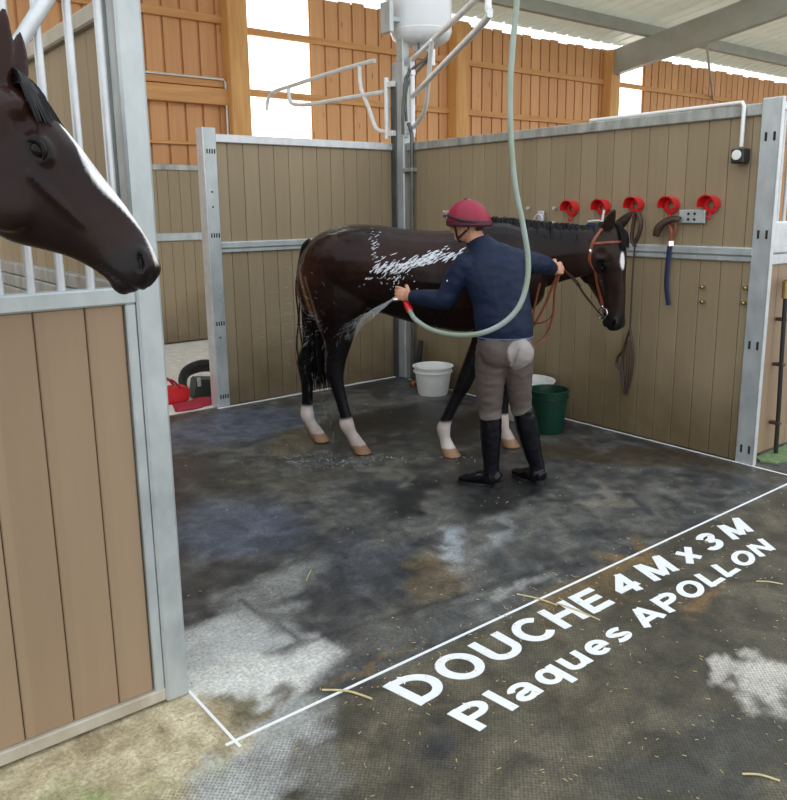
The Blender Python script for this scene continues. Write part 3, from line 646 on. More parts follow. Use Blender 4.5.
# ================================================================== THINGS ON THE RIGHT WALL
X90 = Matrix.Rotation(-PI / 2, 4, 'Y')            # local Z -> world -X (out of the right wall)
def make_hook():
    t = empty('bridle_hook', (0, 0, 0))
    # round back disc with a hole in the middle
    MB().lathe((-.006, 0, 0), [(.022, 0), (.054, 0), (.054, .010), (.046, .016), (.028, .016), (.022, .010)], 32, mat=X90).build('back_disc', M['red_plastic'], t, True)
    # awning-like saddle over the top of the disc that carries the headpiece
    sd = MB(); n = 18; outer, inner = [], []
    prof = lambda a, r, x: V((x, r * math.cos(a), r * math.sin(a)))
    R0 = []
    for i in range(n + 1):
        a = math.radians(-12 + 204 * i / n); dep = .075 + .012 * math.sin(math.radians(204 * i / n - 12))
        R0.append([prof(a, .062, -.004), prof(a, .066, -dep), prof(a, .059, -dep), prof(a, .054, -.004)])
    sd.rings(R0); sd.build('saddle', M['red_plastic'], t, True)
    h = [V((-.012, 0, -.050)), V((-.014, 0, -.072)), V((-.028, 0, -.088)), V((-.045, 0, -.082)), V((-.050, 0, -.066))]
    MB().tube(h, .006, 8, smooth=4).build('lower_hook', M['red_plastic'], t, True)
    return t
hook_px = [(573, 209), (604, 208), (637, 206), (672, 206), (712, 205)]
hook_lab = ['empty red bridle hook on the right wall, next to the round tie ring',
            'red bridle hook with a navy cap hung on white tape',
            'red bridle hook carrying the long dark leather bridle',
            'red bridle hook carrying the brown roll and blue strap',
            'empty red bridle hook on the right wall beside the steel plate, nearest the black box']
hook = make_hook(); HP = []
for i, p in enumerate(hook_px):
    q = onx(*p, X=.03); o = hook if i == 0 else copy_tree(hook)
    o.location = q; HP.append(q); tag(o, hook_lab[i], 'hook', 'red bridle hooks along the wall')
# steel plate
p = MB().box((-.006, -3.222, 1.535), (.012, -3.035, 1.622), .004).build('steel_plate', M['steel']); tag(p, 'small grey steel plate with four holes between two red hooks', 'plate')
s = MB()
for (dy, dz) in ((-.022, .018), (.022, .018), (-.022, -.018), (.022, -.018)): MB().tube([(-.009, -3.128 + dy, 1.578 + dz), (-.004, -3.128 + dy, 1.578 + dz)], .009, 10).build('hole', M['slot'], p)
# tie ring on its square plate
q = onx(541, 216); t = empty('tie_ring', (q.x, q.y, q.z - .04)); tag(t, 'round steel tie ring with four bolts on the right wall above the neck', 'tie ring')
MB().box((q.x - .012, q.y - .03, q.z - .04), (q.x + .012, q.y + .03, q.z + .04), .006).build('plate', M['steel_light'], t)
rg = [V((q.x - .03, q.y + .042 * math.cos(a), q.z - .03 + .042 * math.sin(a))) for a in [2 * PI * k / 20 for k in range(21)]]
MB().tube(rg, .008, 8, side=(1, 0, 0), cap=False).build('ring', M['steel_light'], t, True)
for (dy, dz) in ((.14, .06), (-.13, .06), (.13, -.05), (-.13, -.05)):
    MB().tube([q + V((.012, dy, dz)), q + V((-.012, dy, dz))], .012, 8, side=(0, 0, 1)).build('bolt', M['steel_light'], t)
# black socket box and its conduit
t = empty('socket_box', onx(738, 160, .01)); tag(t, 'small black socket box with round white outlet on the right wall near the end post', 'socket')
c = onx(740, 156, -.02); c.x = 0
MB().box((-.06, c.y - .042, c.z - .045), (.028, c.y + .042, c.z + .045), .008).build('housing', M['black_plastic'], t)
MB().lathe((-.058, c.y, c.z + .005), [(0, 0), (.030, 0), (.030, .008), (.022, .010), (0, .006)], 20, mat=X90).build('outlet', M['white_plastic'], t, True)
cdt = MB().tube([(-.014, c.y, c.z + .055), (-.014, c.y, 2.24), (-.010, c.y + .015, 2.262), (.01, c.y + .06, 2.264), (.03, -2.75, 2.264), (.03, -2.25, 2.264)], .0125, 10, smooth=1).build('conduit_pipe', M['white_plastic'], smooth=True)
tag(cdt, 'thin white conduit along the right wall top down to the black box', 'conduit')
# roll and blue strap on the fourth hook
def wall_pts(lst, X): return [onx(a, b, X + .03) for a, b in lst]
t = empty('lead_strap', onx(668, 305, -.05)); tag(t, 'brown leather roll with a blue strap hanging from its red hook', 'strap')
MB().tube(wall_pts([(656, 236), (658, 229), (664, 223), (672, 219), (680, 219)], -.055), [(.022, .03), (.028, .035), (.024, .03), (.02, .024), (.012, .02)], 10, smooth=4).build('leather_roll', M['leather_dark'], t, True)
MB().tube(wall_pts([(668, 222), (672, 232), (670, 243)], -.04), [(.013, .008)] * 3, 8, smooth=4).tube(wall_pts([(676, 222), (675, 232), (671, 243)], -.035), [(.010, .008)] * 3, 8, smooth=4).build('leather_loop', M['leather_brown'], t, True)
MB().tube(wall_pts([(671, 241), (671, 246)], -.037), [(.022, .012)] * 2, 8).build('buckle', M['chrome'], t, True)
MB().tube(wall_pts([(670, 245), (668, 262), (666.5, 284), (668.5, 305)], -.036), [(.019, .007)] * 4, 8, side=(1, 0, 0), smooth=5).build('web_strap', M['navy_web'], t, True)
# dark bridle on the third hook
t = empty('hanging_bridle', onx(625, 396, -.04)); tag(t, 'dark leather bridle hanging down the wall behind the horse face', 'bridle')
MB().tube(wall_pts([(638, 212), (641, 222), (639, 234), (635, 243)], -.06), [(.016, .007)] * 4, 8, smooth=4).tube(wall_pts([(636, 212), (633, 226), (632, 240), (635, 246)], -.05), [(.014, .007)] * 4, 8, smooth=4).build('headpiece', M['leather_dark'], t, True)
MB().tube(wall_pts([(635, 243), (633, 270), (631.5, 300), (630, 332)], -.035), [(.006, .006)] * 4, 6, smooth=3).build('rein', M['leather_dark'], t, True)
lo = MB()
for pts in ([(630, 330), (633, 352), (631, 376), (626, 395)], [(630, 330), (625, 345), (622, 366), (625, 394)], [(628, 340), (628, 360), (627, 380), (625, 392)], [(624, 350), (618, 357), (617, 365), (622, 370)]):
    lo.tube(wall_pts(pts, -.035 - .008 * random.random()), [(.010, .006)] * len(pts), 8, smooth=4)
lo.build('folded_straps', M['leather_dark'], t, True)
# navy cap on the second hook
t = empty('ear_bonnet', onx(600, 238, -.06)); tag(t, 'navy cloth ear bonnet with white piping hung on a red hook behind the ears', 'ear bonnet')
b = MB(); P0 = wall_pts([(588, 224), (592, 232), (600, 238), (611, 238)], -.05)
b.tube([P0[0], P0[1], P0[2], P0[3]], [(.02, .012), (.05, .02), (.055, .025), (.04, .02)], 10, smooth=4)
b.tube(wall_pts([(589, 225), (600, 227), (612, 226)], -.06), [(.022, .016), (.03, .022), (.022, .016)], 10, smooth=4).build('cloth', M['navy_web'], t, True)
MB().tube(wall_pts([(588, 221.5), (599, 220.5), (611, 223)], -.07), .007, 6, smooth=4).build('piping', M['white_plastic'], t, True)
MB().tube(wall_pts([(604, 210), (602.5, 219), (600, 231)], -.085), [(.010, .004)] * 3, 8, side=(1, 0, 0), smooth=3).build('tape', M['white_plastic'], t, True)

# ================================================================== STALL FRONTS
# left front with bars; the brown horse looks out of its opening further left
t = empty('stall_front', (-4.9, -3.64, 0)); tag(t, 'tall stall front of brown boards and galvanised bars beside the dark horse head', 'stall front')
YF = -3.61
boards_x(MB(), -6.4, -3.945, YF, .055, 1.372, .03).build('boards', M['board_front'], t)
MB().box((-3.908, YF - .034, .0), (-3.828, YF + .045, 3.0), .008).build('post', M['steel'], t)
MB().box((-3.942, YF - .028, .05), (-3.910, YF + .028, 1.372), .004).build('frame_strip', M['steel'], t)
MB().box((-6.4, YF - .03, .012), (-3.908, YF + .03, .056), .004).build('bottom_rail', M['dusty_rail'], t)
MB().box((-6.4, YF - .032, 1.372), (-3.908, YF + .032, 1.425), .006).build('middle_rail', M['steel'], t)
MB().box((-6.4, YF - .03, 2.31), (-3.908, YF + .03, 2.37), .006).build('top_rail', M['steel'], t)
for x in (-3.945, -4.031, -4.116, -4.199, -4.282, -4.366):
    top = 2.32
    MB().tube([(x, YF, 1.42), (x, YF, top)], .0125, 12, side=(1, 0, 0)).build('bar', M['steel_light'], t, True)
for x in (-5.3, -5.4, -5.5, -5.6, -5.7, -5.8, -5.9, -6.0, -6.1, -6.2, -6.3):
    MB().tube([(x, YF, 1.42), (x, YF, 2.32)], .0125, 12, side=(1, 0, 0)).build('bar', M['steel_light'], t, True)
d0, d1 = ony(54, -14, YF - .02), ony(5, 60, YF - .02); dd_ = (d1 - d0)
MB().tube([d0 - dd_ * .35, d1 + dd_ * 1.2, d1 + dd_ * 1.9 + V((-.08, 0, .02)), d1 + dd_ * 2 + V((-.45, 0, 0))], .0205, 14, side=(0, 1, 0), smooth=6).build('head_opening_tube', M['steel_light'], t, True)
# right front beyond the right wall
t = empty('stall_front', (1.3, -3.6, 0)); tag(t, 'stall front beyond the right wall end post, with white frame and bars', 'stall front')
boards_x(MB(), .085, 2.6, -3.57, .02, 1.285, .03).build('boards', M['board_front'], t)
MB().box((.08, -3.605, 1.275), (2.6, -3.54, 1.34), .006).box((.08, -3.61, 1.345), (2.6, -3.545, 1.545), .01).build('middle_rail', M['steel_light'], t)
MB().box((.125, -3.60, 1.545), (.165, -3.555, 2.26), .006).build('frame_upright', M['steel_light'], t)
MB().box((.08, -3.60, 2.215), (2.6, -3.555, 2.265), .006).build('top_rail', M['steel_light'], t)
MB().box((2.56, -3.62, 0), (2.66, -3.53, 2.27), .006).build('post', M['steel'], t)
for k in range(26):
    x = .225 + .09 * k
    MB().tube([(x, -3.577, 1.54), (x, -3.577, 2.22)], .0125, 10, side=(1, 0, 0)).build('bar', M['steel_light'], t, True)
# water pipe with brass tap
t = empty('water_pipe', (.32, -3.645, 0)); tag(t, 'black upright water pipe with a brass tap on the right stall front', 'water pipe')
MB().tube([(.345, -3.645, 0.0), (.33, -3.645, .35), (.305, -3.645, .75), (.29, -3.645, 1.09)], .014, 12, smooth=4).build('pipe', M['black_plastic'], t, True)
for z in (.22, .62, .92): MB().box((.283 + .045 * (1 - z), -3.662, z - .011), (.322 + .045 * (1 - z) , -3.592, z + .011), .004).build('clamp', M['leather_dark'], t)
MB().tube([(.287, -3.645, 1.06), (.285, -3.645, 1.17)], .023, 12, side=(1, 0, 0)).tube([(.27, -3.648, 1.165), (.36, -3.65, 1.165), (.40, -3.65, 1.15), (.405, -3.65, 1.11)], .016, 10, smooth=3).build('tap', M['brass'], t, True)
MB().tube([(.33, -3.648, 1.175), (.33, -3.648, 1.195)], .008, 8, side=(1, 0, 0)).box((.295, -3.656, 1.193), (.375, -3.640, 1.205), .003).build('tap_handle', M['red_plastic'], t)
# green turf in the corner by that front
tf = MB()
tf.prism([(.12, -3.655, 0), (.16, -3.74, 0), (.45, -3.80, 0), (.9, -4.0, 0), (1.38, -4.15, 0), (1.38, -3.60, 0), (.16, -3.60, 0)], (0, 0, .012))
tf = tf.build('turf_mat', M['turf']); tag(tf, 'green turf on the floor at the foot of the right stall front', 'turf')

# ================================================================== CORNER: HEATER, SWING ARMS, HOSE ARM
hx, hy, hz, hr = .22, -.12, 3.13, .285
t = empty('water_heater', (hx, hy, hz)); tag(t, 'big white water heater tank mounted high above the bay corner', 'water heater')
MB().lathe((hx, hy, hz), [(0, 0), (.13, .004), (.21, .02), (.262, .055), (hr, .11), (hr, .98), (.262, 1.03), (.2, 1.06), (0, 1.07)], 40).build('tank', M['enamel'], t, True)
MB().lathe((hx, hy, hz), [(hr - .002, .115), (hr + .003, .118), (hr + .003, .128), (hr - .002, .131)], 40).build('seam_band', M['white_plastic'], t, True)
MB().lathe((hx, hy, hz - .05), [(0, 0), (.07, 0), (.075, .01), (.075, .055), (0, .055)], 20).build('cover', M['white_plastic'], t, True)
MB().box((-.16, -.16, 3.30), (-.04, -.06, 3.34), .004).box((-.20, -.19, 3.20), (-.155, -.05, 3.46), .004).build('bracket', M['steel'], t)
MB().box((-.02, -.14, 2.975), (.06, -.05, 3.17), .004).build('support', M['steel'], t)
for (dx, dy, zz) in ((-.10, -.08, 2.62), (-.03, -.16, 2.82), (.03, -.13, 2.74)):
    MB().tube([(hx + dx, hy + dy, hz + .03), (hx + dx, hy + dy, hz - .08), (hx + dx - .08, hy + dy, hz - .16), (-.03 + dx * .3, -.19 + dy * .1, zz), (-.04 + dx * .3, -.19 + dy * .1, zz - .3)], .013, 8, smooth=4).build('water_hose', M['steel_dark'], t, True)
MB().tube([(hx - .03, hy - .19, hz - .20), (hx - .03, hy - .19, hz - .06)], .03, 12, side=(1, 0, 0)).build('safety_valve', M['white_plastic'], t, True)

PA = lambda l: [onx(a, b, -.06) for a, b in l]
t = empty('rug_rack', (-.075, .06, 2.3)); tag(t, 'white tubular swing rack reaching left from the corner post', 'rack')
MB().tube([(-.06, .05, 2.30), (-.06, .05, 2.85)], .024, 12, side=(1, 0, 0)).build('hinge_tube', M['tube_white'], t, True)
[MB().box((-.075, -.05, z), (-.025, .075, z + .05), .004).build('hinge_plate', M['tube_white'], t) for z in (2.32, 2.76)]
MB().tube(PA([(374.5, 60.5), (340, 70), (300, 83), (288, 87), (277, 90.5), (270, 95), (267.5, 102), (267, 111)]), .021, 12, smooth=3).build('upper_tube', M['tube_white'], t, True)
MB().tube(PA([(384, 92), (350, 97.5), (313, 104), (298, 104.8), (291, 102.5), (289, 96), (288.5, 88)]), .021, 12, smooth=3).build('lower_tube', M['tube_white'], t, True)
MB().tube(PA([(359.5, 65), (360, 80), (362, 92), (368, 106), (374, 124), (378, 130), (386, 132)]), .019, 12, smooth=3).build('strut', M['tube_white'], t, True)

t = empty('hose_arm', (-.04, -.24, 2.3)); tag(t, 'galvanised overhead swing arm reaching forward from the corner post, carrying the hose', 'hose arm')
MB().tube([(.03, -.22, 2.30), (.03, -.22, 3.0)], .024, 12, side=(1, 0, 0)).build('hinge_tube', M['tube_white'], t, True)
[MB().box((.0, -.245, z), (.05, -.15, z + .05), .004).build('hinge_plate', M['tube_white'], t) for z in (2.33, 2.84)]
ZU = 2.98
A0 = V((.03, -.22, ZU)); A1 = fl(475, 0, ZU); HT = V((-1.53, -3.10, 3.02))
MB().tube([A0, A0.lerp(A1, .5), A1, HT], .022, 12, smooth=3).build('upper_tube', M['tube_white'], t, True)
B1 = fl(485, 21, 2.76); B0 = V((.03, -.22, 2.66))
MB().tube([B0, B0.lerp(B1, .5), B1, fl(488, 8, 2.84), fl(488, -6, 2.96)], .022, 12, smooth=4).build('lower_tube', M['tube_white'], t, True)
MB().tube([fl(432, 40, ZU - .01), fl(430, 60, 2.84), fl(428, 84, 2.68), fl(424, 112, 2.48), (.03, -.22, 2.38)], .019, 12, smooth=4).build('strut', M['tube_white'], t, True)

# ================================================================== BUCKETS, BAGS, STRAW
def bucket(name, c, r0, r1, h, m, label, handle=True, grp='buckets on the wet floor'):
    t = empty(name, (c[0], c[1], 0)); tag(t, label, 'bucket', grp); c = V((c[0], c[1], 0))
    w = .004
    MB().lathe(c, [(0, .004), (r0, .004), (r0 + .004, 0.0), (r0 + .008, .006), (r1, h - .012), (r1 + .012, h - .010), (r1 + .013, h), (r1 - w, h), (r0 - w, .012), (0, .012)], 40).build('body', m, t, True)
    MB().lathe(c, [(r1 - .002, h - .055), (r1 + .007, h - .055), (r1 + .007, h - .048), (r1 - .002, h - .048)], 40).build('rib', m, t, True)
    if handle:
        a0 = math.radians(handle); pts = []
        for k in range(15):
            a = PI * k / 14; q = V((math.cos(a) * (r1 + .012), 0, 0)); drop = math.sin(a)
            p = V((math.cos(a0) * q.x - math.sin(a0) * drop * (r1 + .02), math.sin(a0) * q.x + math.cos(a0) * drop * (r1 + .02), h - .03 - drop * .09))
            pts.append(c + p)
        MB().tube(pts, .004, 8).build('handle', M['steel_light'], t, True)
        for k in (0, 14): MB().ell(pts[k], (.012, .012, .014)).build('lug', m, t, True)
    return t
bucket('bucket', (-.23, -.80), .128, .172, .262, M['white_plastic'], 'white plastic bucket standing alone by the corner post', None)
bucket('bucket', (-.225, -1.93), .15, .205, .315, M['white_plastic'], 'wide white tub behind the rider, partly hidden by the green bucket', None)
bucket('bucket', (-.375, -2.28), .105, .142, .325, M['bucket_green'], 'dark green plastic bucket against the right wall beside the rider', None)
p = MB().tube([(-.07, -.38, 0.03), (-.06, -.40, .25), (-.045, -.42, .42)], [.03, .028, .022], 10, smooth=3).build('drain_hose', M['black_plastic'], smooth=True)
tag(p, 'black rubber hose end standing up the wall behind the white corner bucket', 'hose')
p = MB(); p.ell((-.15, -.45, .028), (.055, .035, .028)); p.box((-.20, -.48, 0), (-.10, -.42, .025), .008)
p = p.build('brush', M['leather_brown'], smooth=True); tag(p, 'small brown brush lying on the floor left of the white corner bucket', 'brush')
# gear on the floor behind the partition post
c = fl(180, 404); c.x += .0; c.y += .10
t = empty('grooming_bag', c); tag(t, 'bright red bag with handles on the floor behind the partition post', 'bag')
b = MB(); b.prism([c + V(q) for q in ((-.20, -.08, 0), (.10, -.08, 0), (.12, -.07, .13), (-.22, -.07, .15))], (0, .18, 0)); bmesh.ops.bevel(b.bm, geom=b.bm.edges[:], offset=.018, segments=2, affect='EDGES'); b.build('body', M['red_plastic'], t)
for s in (-1, 1): MB().tube([c + V((-.17, .02 + s * .07, .13)), c + V((-.14, .02 + s * .06, .20)), c + V((-.04, .02 + s * .06, .21)), c + V((.04, .02 + s * .07, .12))], .010, 8, smooth=4).build('handle', M['red_cloth'], t, True)
c = fl(199, 400); c.y += .10; c.x += .03
t = empty('grooming_box', c); tag(t, 'dark green plastic box beside the red bag', 'box')
b = MB(); b.prism([c + V(q) for q in ((-.07, -.09, 0), (.20, -.09, 0), (.18, -.08, .15), (-.03, -.08, .18))], (.03, .2, 0)); bmesh.ops.bevel(b.bm, geom=b.bm.edges[:], offset=.012, segments=2, affect='EDGES'); b.build('body', M['green_dark'], t)
MB().box(c + V((-.03, -.10, .12)), c + V((.0, -.085, .2)), .003).build('latch', M['steel_light'], t)
c = fl(196, 388); 
t = empty('girth', c); tag(t, 'black padded girth draped over the dark green box', 'girth')
MB().tube([c + V((-.15, -.10, .03)), c + V((-.15, -.05, .09)), c + V((-.09, .0, .165)), c + V((.04, .02, .20)), c + V((.16, .03, .19)), c + V((.28, .05, .14))], [(.03, .05), (.035, .06), (.04, .06), (.05, .06), (.05, .06), (.03, .04)], 12, smooth=4).build('pad', M['black_cloth'], t, True)
c = fl(197, 404); c.y -= .02
bm = bmesh.new(); bmesh.ops.create_grid(bm, x_segments=26, y_segments=16, size=1)
for v in bm.verts:
    x, y = v.co.x, v.co.y; e = 1 - max(abs(x), abs(y)) ** 3
    v.co = c + V((x * (.22 - .04 * y), y * .13 + .03 * math.sin(3 * x), .012 + .05 * max(0, e) * (.55 + .5 * noise.noise(V((x * 1.8, y * 2.2, 3))))))
ex = bmesh.ops.extrude_face_region(bm, geom=bm.faces[:]); bmesh.ops.translate(bm, verts=[v for v in ex['geom'] if isinstance(v, bmesh.types.BMVert)], vec=(0, 0, -.008))
mb = MB(); mb.bm.free(); mb.bm = bm
tag(mb.build('saddle_cloth', M['red_cloth'], smooth=True), 'crumpled crimson cloth lying on the floor against the partition post', 'cloth')
# single straws
def straw(px0, px1, label, bend=.01, r=.0024):
    a, b_ = fl(*px0), fl(*px1); m = (a + b_) / 2 + V((bend, bend, .004))
    o = MB().tube([a + V((0, 0, r + .0015)), m + V((0, 0, .002)), b_ + V((0, 0, r + .0015))], [(r * .8, r * 1.3)] * 3, 8, smooth=5).build('straw', M['straw'], smooth=True)
    tag(o, label, 'straw', 'loose straws on the floor')
straw((322, 691), (372, 700), 'pale bent straw crossing the long white line left of the lettering', .012, .003)
straw((517, 595), (557, 606), 'long straw crossing the long white line beside the lettering', .006, .0028)
straw((556, 604), (600, 621), 'long straw lying over the letters of the big lettering', .004, .0024)
straw((306, 582), (311, 571), 'short bright straw on the dark mat in the middle of the bay')
straw((756, 582), (783, 585), 'straw on the aisle mat to the right of the lettering', .004)
straw((742, 775), (780, 782), 'straw near the bottom right of the aisle floor', .006)
# fine chaff that nobody could count
cf = MB(); rr = random.Random(5)
def chaff(n, fx, size=(.004, .016)):
    for _ in range(n):
        p = fx(); a = rr.random() * PI; l = rr.uniform(*size); d = V((math.cos(a), math.sin(a), 0)) * l / 2
        if p.x > -.08 and p.y > -3.7 or p.y > .0: continue
        sdv = V((-d.y, d.x, 0)).normalized() * rr.uniform(.0007, .0015)
        z = V((0, 0, .001)); cf.prism([p - d + sdv + z, p + d + sdv * .4 + z, p + d - sdv + z, p - d - sdv * .4 + z], (0, 0, .002))
chaff(260, lambda: V((rr.uniform(-3.8, -.2), rr.uniform(-4.0, -.2), 0)))
chaff(620, lambda: V((rr.uniform(-4, .6), rr.uniform(-5.2, -4.0), 0)))
chaff(160, lambda: V((rr.gauss(-2.6, .8), rr.gauss(-3.95, .10), 0)))
chaff(260, lambda: V((rr.uniform(-4.6, -3.85), rr.uniform(-4.05, -3.69), 0)))
tag(cf.build('chaff', M['straw']), 'fine straw chaff scattered over the wet floor', 'chaff', None, 'stuff')
# ================================================================== HORSES
# head frame: s runs down the face from the poll, o is the offset out of the face, w is sideways
HEAD = [  # s, front o, back o, half width
    (-.03, -.035, -.14, .062), (.02, -.002, -.19, .078), (.08, .014, -.235, .090), (.14, .022, -.275, .101), (.20, .024, -.295, .101),
    (.26, .025, -.298, .094), (.32, .025, -.280, .080), (.38, .025, -.235, .066), (.44, .025, -.188, .056), (.50, .023, -.155, .051),
    (.55, .017, -.138, .052), (.59, .008, -.128, .053), (.62, -.008, -.112, .047), (.64, -.03, -.09, .032)]
class Head:
    def __init__(s, org, e1, e2, k=1.0, jaw=1.0):
        s.e1 = V(e1).normalized(); s.e2 = V(e2); s.e2 = (s.e2 - s.e1 * s.e2.dot(s.e1)).normalized(); s.e3 = s.e1.cross(s.e2).normalized(); s.o = V(org); s.k = k; s.jaw = jaw
    def p(s, a, b, c): return s.o + (s.e1 * a + s.e2 * b + s.e3 * c) * s.k
    def rot(s): return Matrix((s.e1, s.e2, s.e3)).transposed()
    def loc(s, co):
        d = (co - np.array(s.o)) / s.k
        return d @ np.array(s.e1), d @ np.array(s.e2), d @ np.array(s.e3)
    def add(s, mb):
        P = []; seg = 28
        prof = catmull([V((a, f, b)) for a, f, b, w in HEAD], [(w, w) for *_, w in HEAD], 3)
        for (v, (w, _)) in zip(*prof):
            a, f, b = v; b = f + (b - f) * s.jaw; m = (f + b) / 2; h = (f - b) / 2; R = []
            for k in range(seg):
                t = 2 * PI * k / seg; ct, st = math.cos(t), math.sin(t)
                x = abs(ct) ** .85 * (1 if ct > 0 else -1); y = abs(st) ** .85 * (1 if st > 0 else -1)
                pinch = 1 - .16 * max(0, -ct) * (a > .3) - .10 * max(0, ct) * (a > .25) * (a < .53)
                R.append(s.p(a, m + h * x, w * y * pinch))
            P.append(R)
        mb.rings(P)
        r = s.rot(); k = s.k
        for sd in (-1, 1):
            mb.ell(s.p(.215, -.050, sd * .078), (.055 * k, .034 * k, .026 * k), r)        # brow
            mb.ell(s.p(.25, -.20 * s.jaw, sd * .062), (.10 * k, .085 * k, .040 * k), r)           # cheek
            mb.tube([s.p(.25, -.105, sd * .094), s.p(.34, -.095, sd * .078), s.p(.43, -.085, sd * .058)], [.012 * k, .013 * k, .006 * k], 8)   # facial crest
            mb.ell(s.p(.585, -.030, sd * .040), (.048 * k, .034 * k, .018 * k), r)        # nostril flare
            mb.ell(s.p(.02, -.09, sd * .06), (.07 * k, .06 * k, .03 * k), r)
        mb.ell(s.p(.605, -.045, 0), (.035 * k, .05 * k, .048 * k), r)                    # upper lip
        mb.ell(s.p(.592, -.113, 0), (.036 * k, .024 * k, .032 * k), r)                   # lower lip and chin
    def ear(s, mb, sd, base, tip, fwd=(0, 0, 0)):
        k = s.k; b = s.p(*base[:2], sd * base[2]); t = s.p(*tip[:2], sd * tip[2]); d = t - b; f = V(fwd)
        mb.tube([b - d * .12, b + d * .15, b + d * .45 + f * .4, b + d * .75 + f * .6, b + d * .93 + f * .3, t], [(.030 * k, .034 * k), (.028 * k, .036 * k), (.022 * k, .034 * k), (.015 * k, .022 * k), (.008 * k, .010 * k), (.004 * k, .004 * k)], 12, side=tuple(s.e2), smooth=3)
    def sculpt(s, co, no, ears=()):
        a, b, c = s.loc(co); out = co.copy()
        for sd in (-1, 1):
            # nostril pit, comma shaped
            q = np.sqrt(((a - .592) / .026) ** 2 + ((b + .026 + .5 * (a - .592)) / .013) ** 2) 
            w = (1 - sstep(q, .5, 1.25)) * (c * sd > .012) * (a > .5)
            out -= no * (w * .016)[:, None]
            # eye socket
            q = np.sqrt(((a - .218) / .028) ** 2 + ((b + .052) / .017) ** 2); w = (1 - sstep(q, .6, 1.3)) * (c * sd > .05)
            out -= no * (w * .012)[:, None]
            # mouth line
            ml = b + .093 + .35 * (.62 - a); w = np.exp(-(ml / .006) ** 2) * sstep(a, .50, .53) * (a < .66) * (b < -.03)
            out -= no * (w * .006)[:, None] * .5
            # hollow above the eye and behind the facial crest
            q = np.sqrt(((a - .145) / .03) ** 2 + ((b + .045) / .022) ** 2); w = (1 - sstep(q, .3, 1.3)) * (c * sd > .05); out -= no * (w * .008)[:, None]
            q = np.sqrt(((a - .42) / .10) ** 2 + ((b + .02) / .03) ** 2); w = (1 - sstep(q, .3, 1.3)) * (c * sd > .02); out -= no * (w * .005)[:, None]
        return out
    def paint(s, co, col, blaze):
        a, b, c = s.loc(co); near = (a > -.05) & (a < .7) & (b > -.34) & (b < .08) & (np.abs(c) < .16)
        mz = sstep(a, .46, .58) * near; col = col * (1 - mz[:, None]) + np.array([.014, .011, .011]) * mz[:, None]
        w = blaze(a, b, c) * near
        col = col * (1 - w[:, None]) + np.array([.80, .78, .77]) * w[:, None]
        for sd in (-1, 1):
            q = np.sqrt(((a - .592) / .026) ** 2 + ((b + .026 + .5 * (a - .592)) / .013) ** 2); w = (1 - sstep(q, .6, 1.1)) * (c * sd > .012) * near
            col = col * (1 - w[:, None]) + np.array([.004, .003, .003]) * w[:, None]
            q = np.sqrt(((a - .218) / .040) ** 2 + ((b + .052) / .026) ** 2); w = (1 - sstep(q, .8, 1.2)) * (c * sd > .05) * near
            col = col * (1 - w[:, None]) + np.array([.006, .005, .005]) * w[:, None]
        return col
    def eyes(s, root):
        for sd in (-1, 1):
            MB().ell(s.p(.218, -.053, sd * .0885), (.023 * s.k, .017 * s.k, .015 * s.k), s.rot()).build('eye', M['eye'], root, True, local=True)
            mb = MB()
            mb.tube([s.p(.188, -.058, sd * .095), s.p(.200, -.040, sd * .100), s.p(.220, -.034, sd * .1015), s.p(.238, -.042, sd * .098), s.p(.248, -.058, sd * .092)], [.003, .006, .0065, .006, .003], 8, smooth=4)
            mb.build('eyelid', M['mane'], root, True, local=True)

def leg(mb, rows, side=(0, 1, 0), smooth=3): mb.tube([r[0] for r in rows], [r[1] for r in rows], 16, side=side, smooth=smooth)
TRUNK = [(-.715, 1.26, .07, .07), (-.69, 1.255, .135, .12), (-.62, 1.25, .205, .20), (-.5, 1.255, .262, .255), (-.35, 1.262, .288, .285), (-.2, 1.262, .285, .285), (-.05, 1.232, .292, .285),
         (.1, 1.203, .308, .295), (.25, 1.184, .324, .298), (.4, 1.178, .342, .285), (.55, 1.20, .358, .255), (.68, 1.215, .345, .225), (.8, 1.20, .28, .185), (.88, 1.185, .20, .145), (.93, 1.18, .11, .09)]
def trunk(mb):
    mb.tube([(x, 0, z) for x, z, a, b in TRUNK], [(a, b) for x, z, a, b in TRUNK], 28, side=(0, 1, 0), smooth=3)
    for sd in (-1, 1):
        mb.ell((-.42, sd * .15, 1.28), (.24, .12, .22)); mb.ell((-.58, sd * .12, 1.14), (.13, .10, .22)); mb.ell((-.33, sd * .155, 1.09), (.12, .08, .17))
        mb.ell((.66, sd * .13, 1.22), (.15, .10, .24), Matrix.Rotation(.35, 3, 'Y')); mb.ell((.60, sd * .13, .98), (.12, .085, .14))
        mb.ell((-.32, sd * .10, 1.44), (.18, .13, .085))
    mb.ell((.58, 0, 1.49), (.20, .05, .075))
def hind_leg(mb, sd, pts):
    leg(mb, pts)
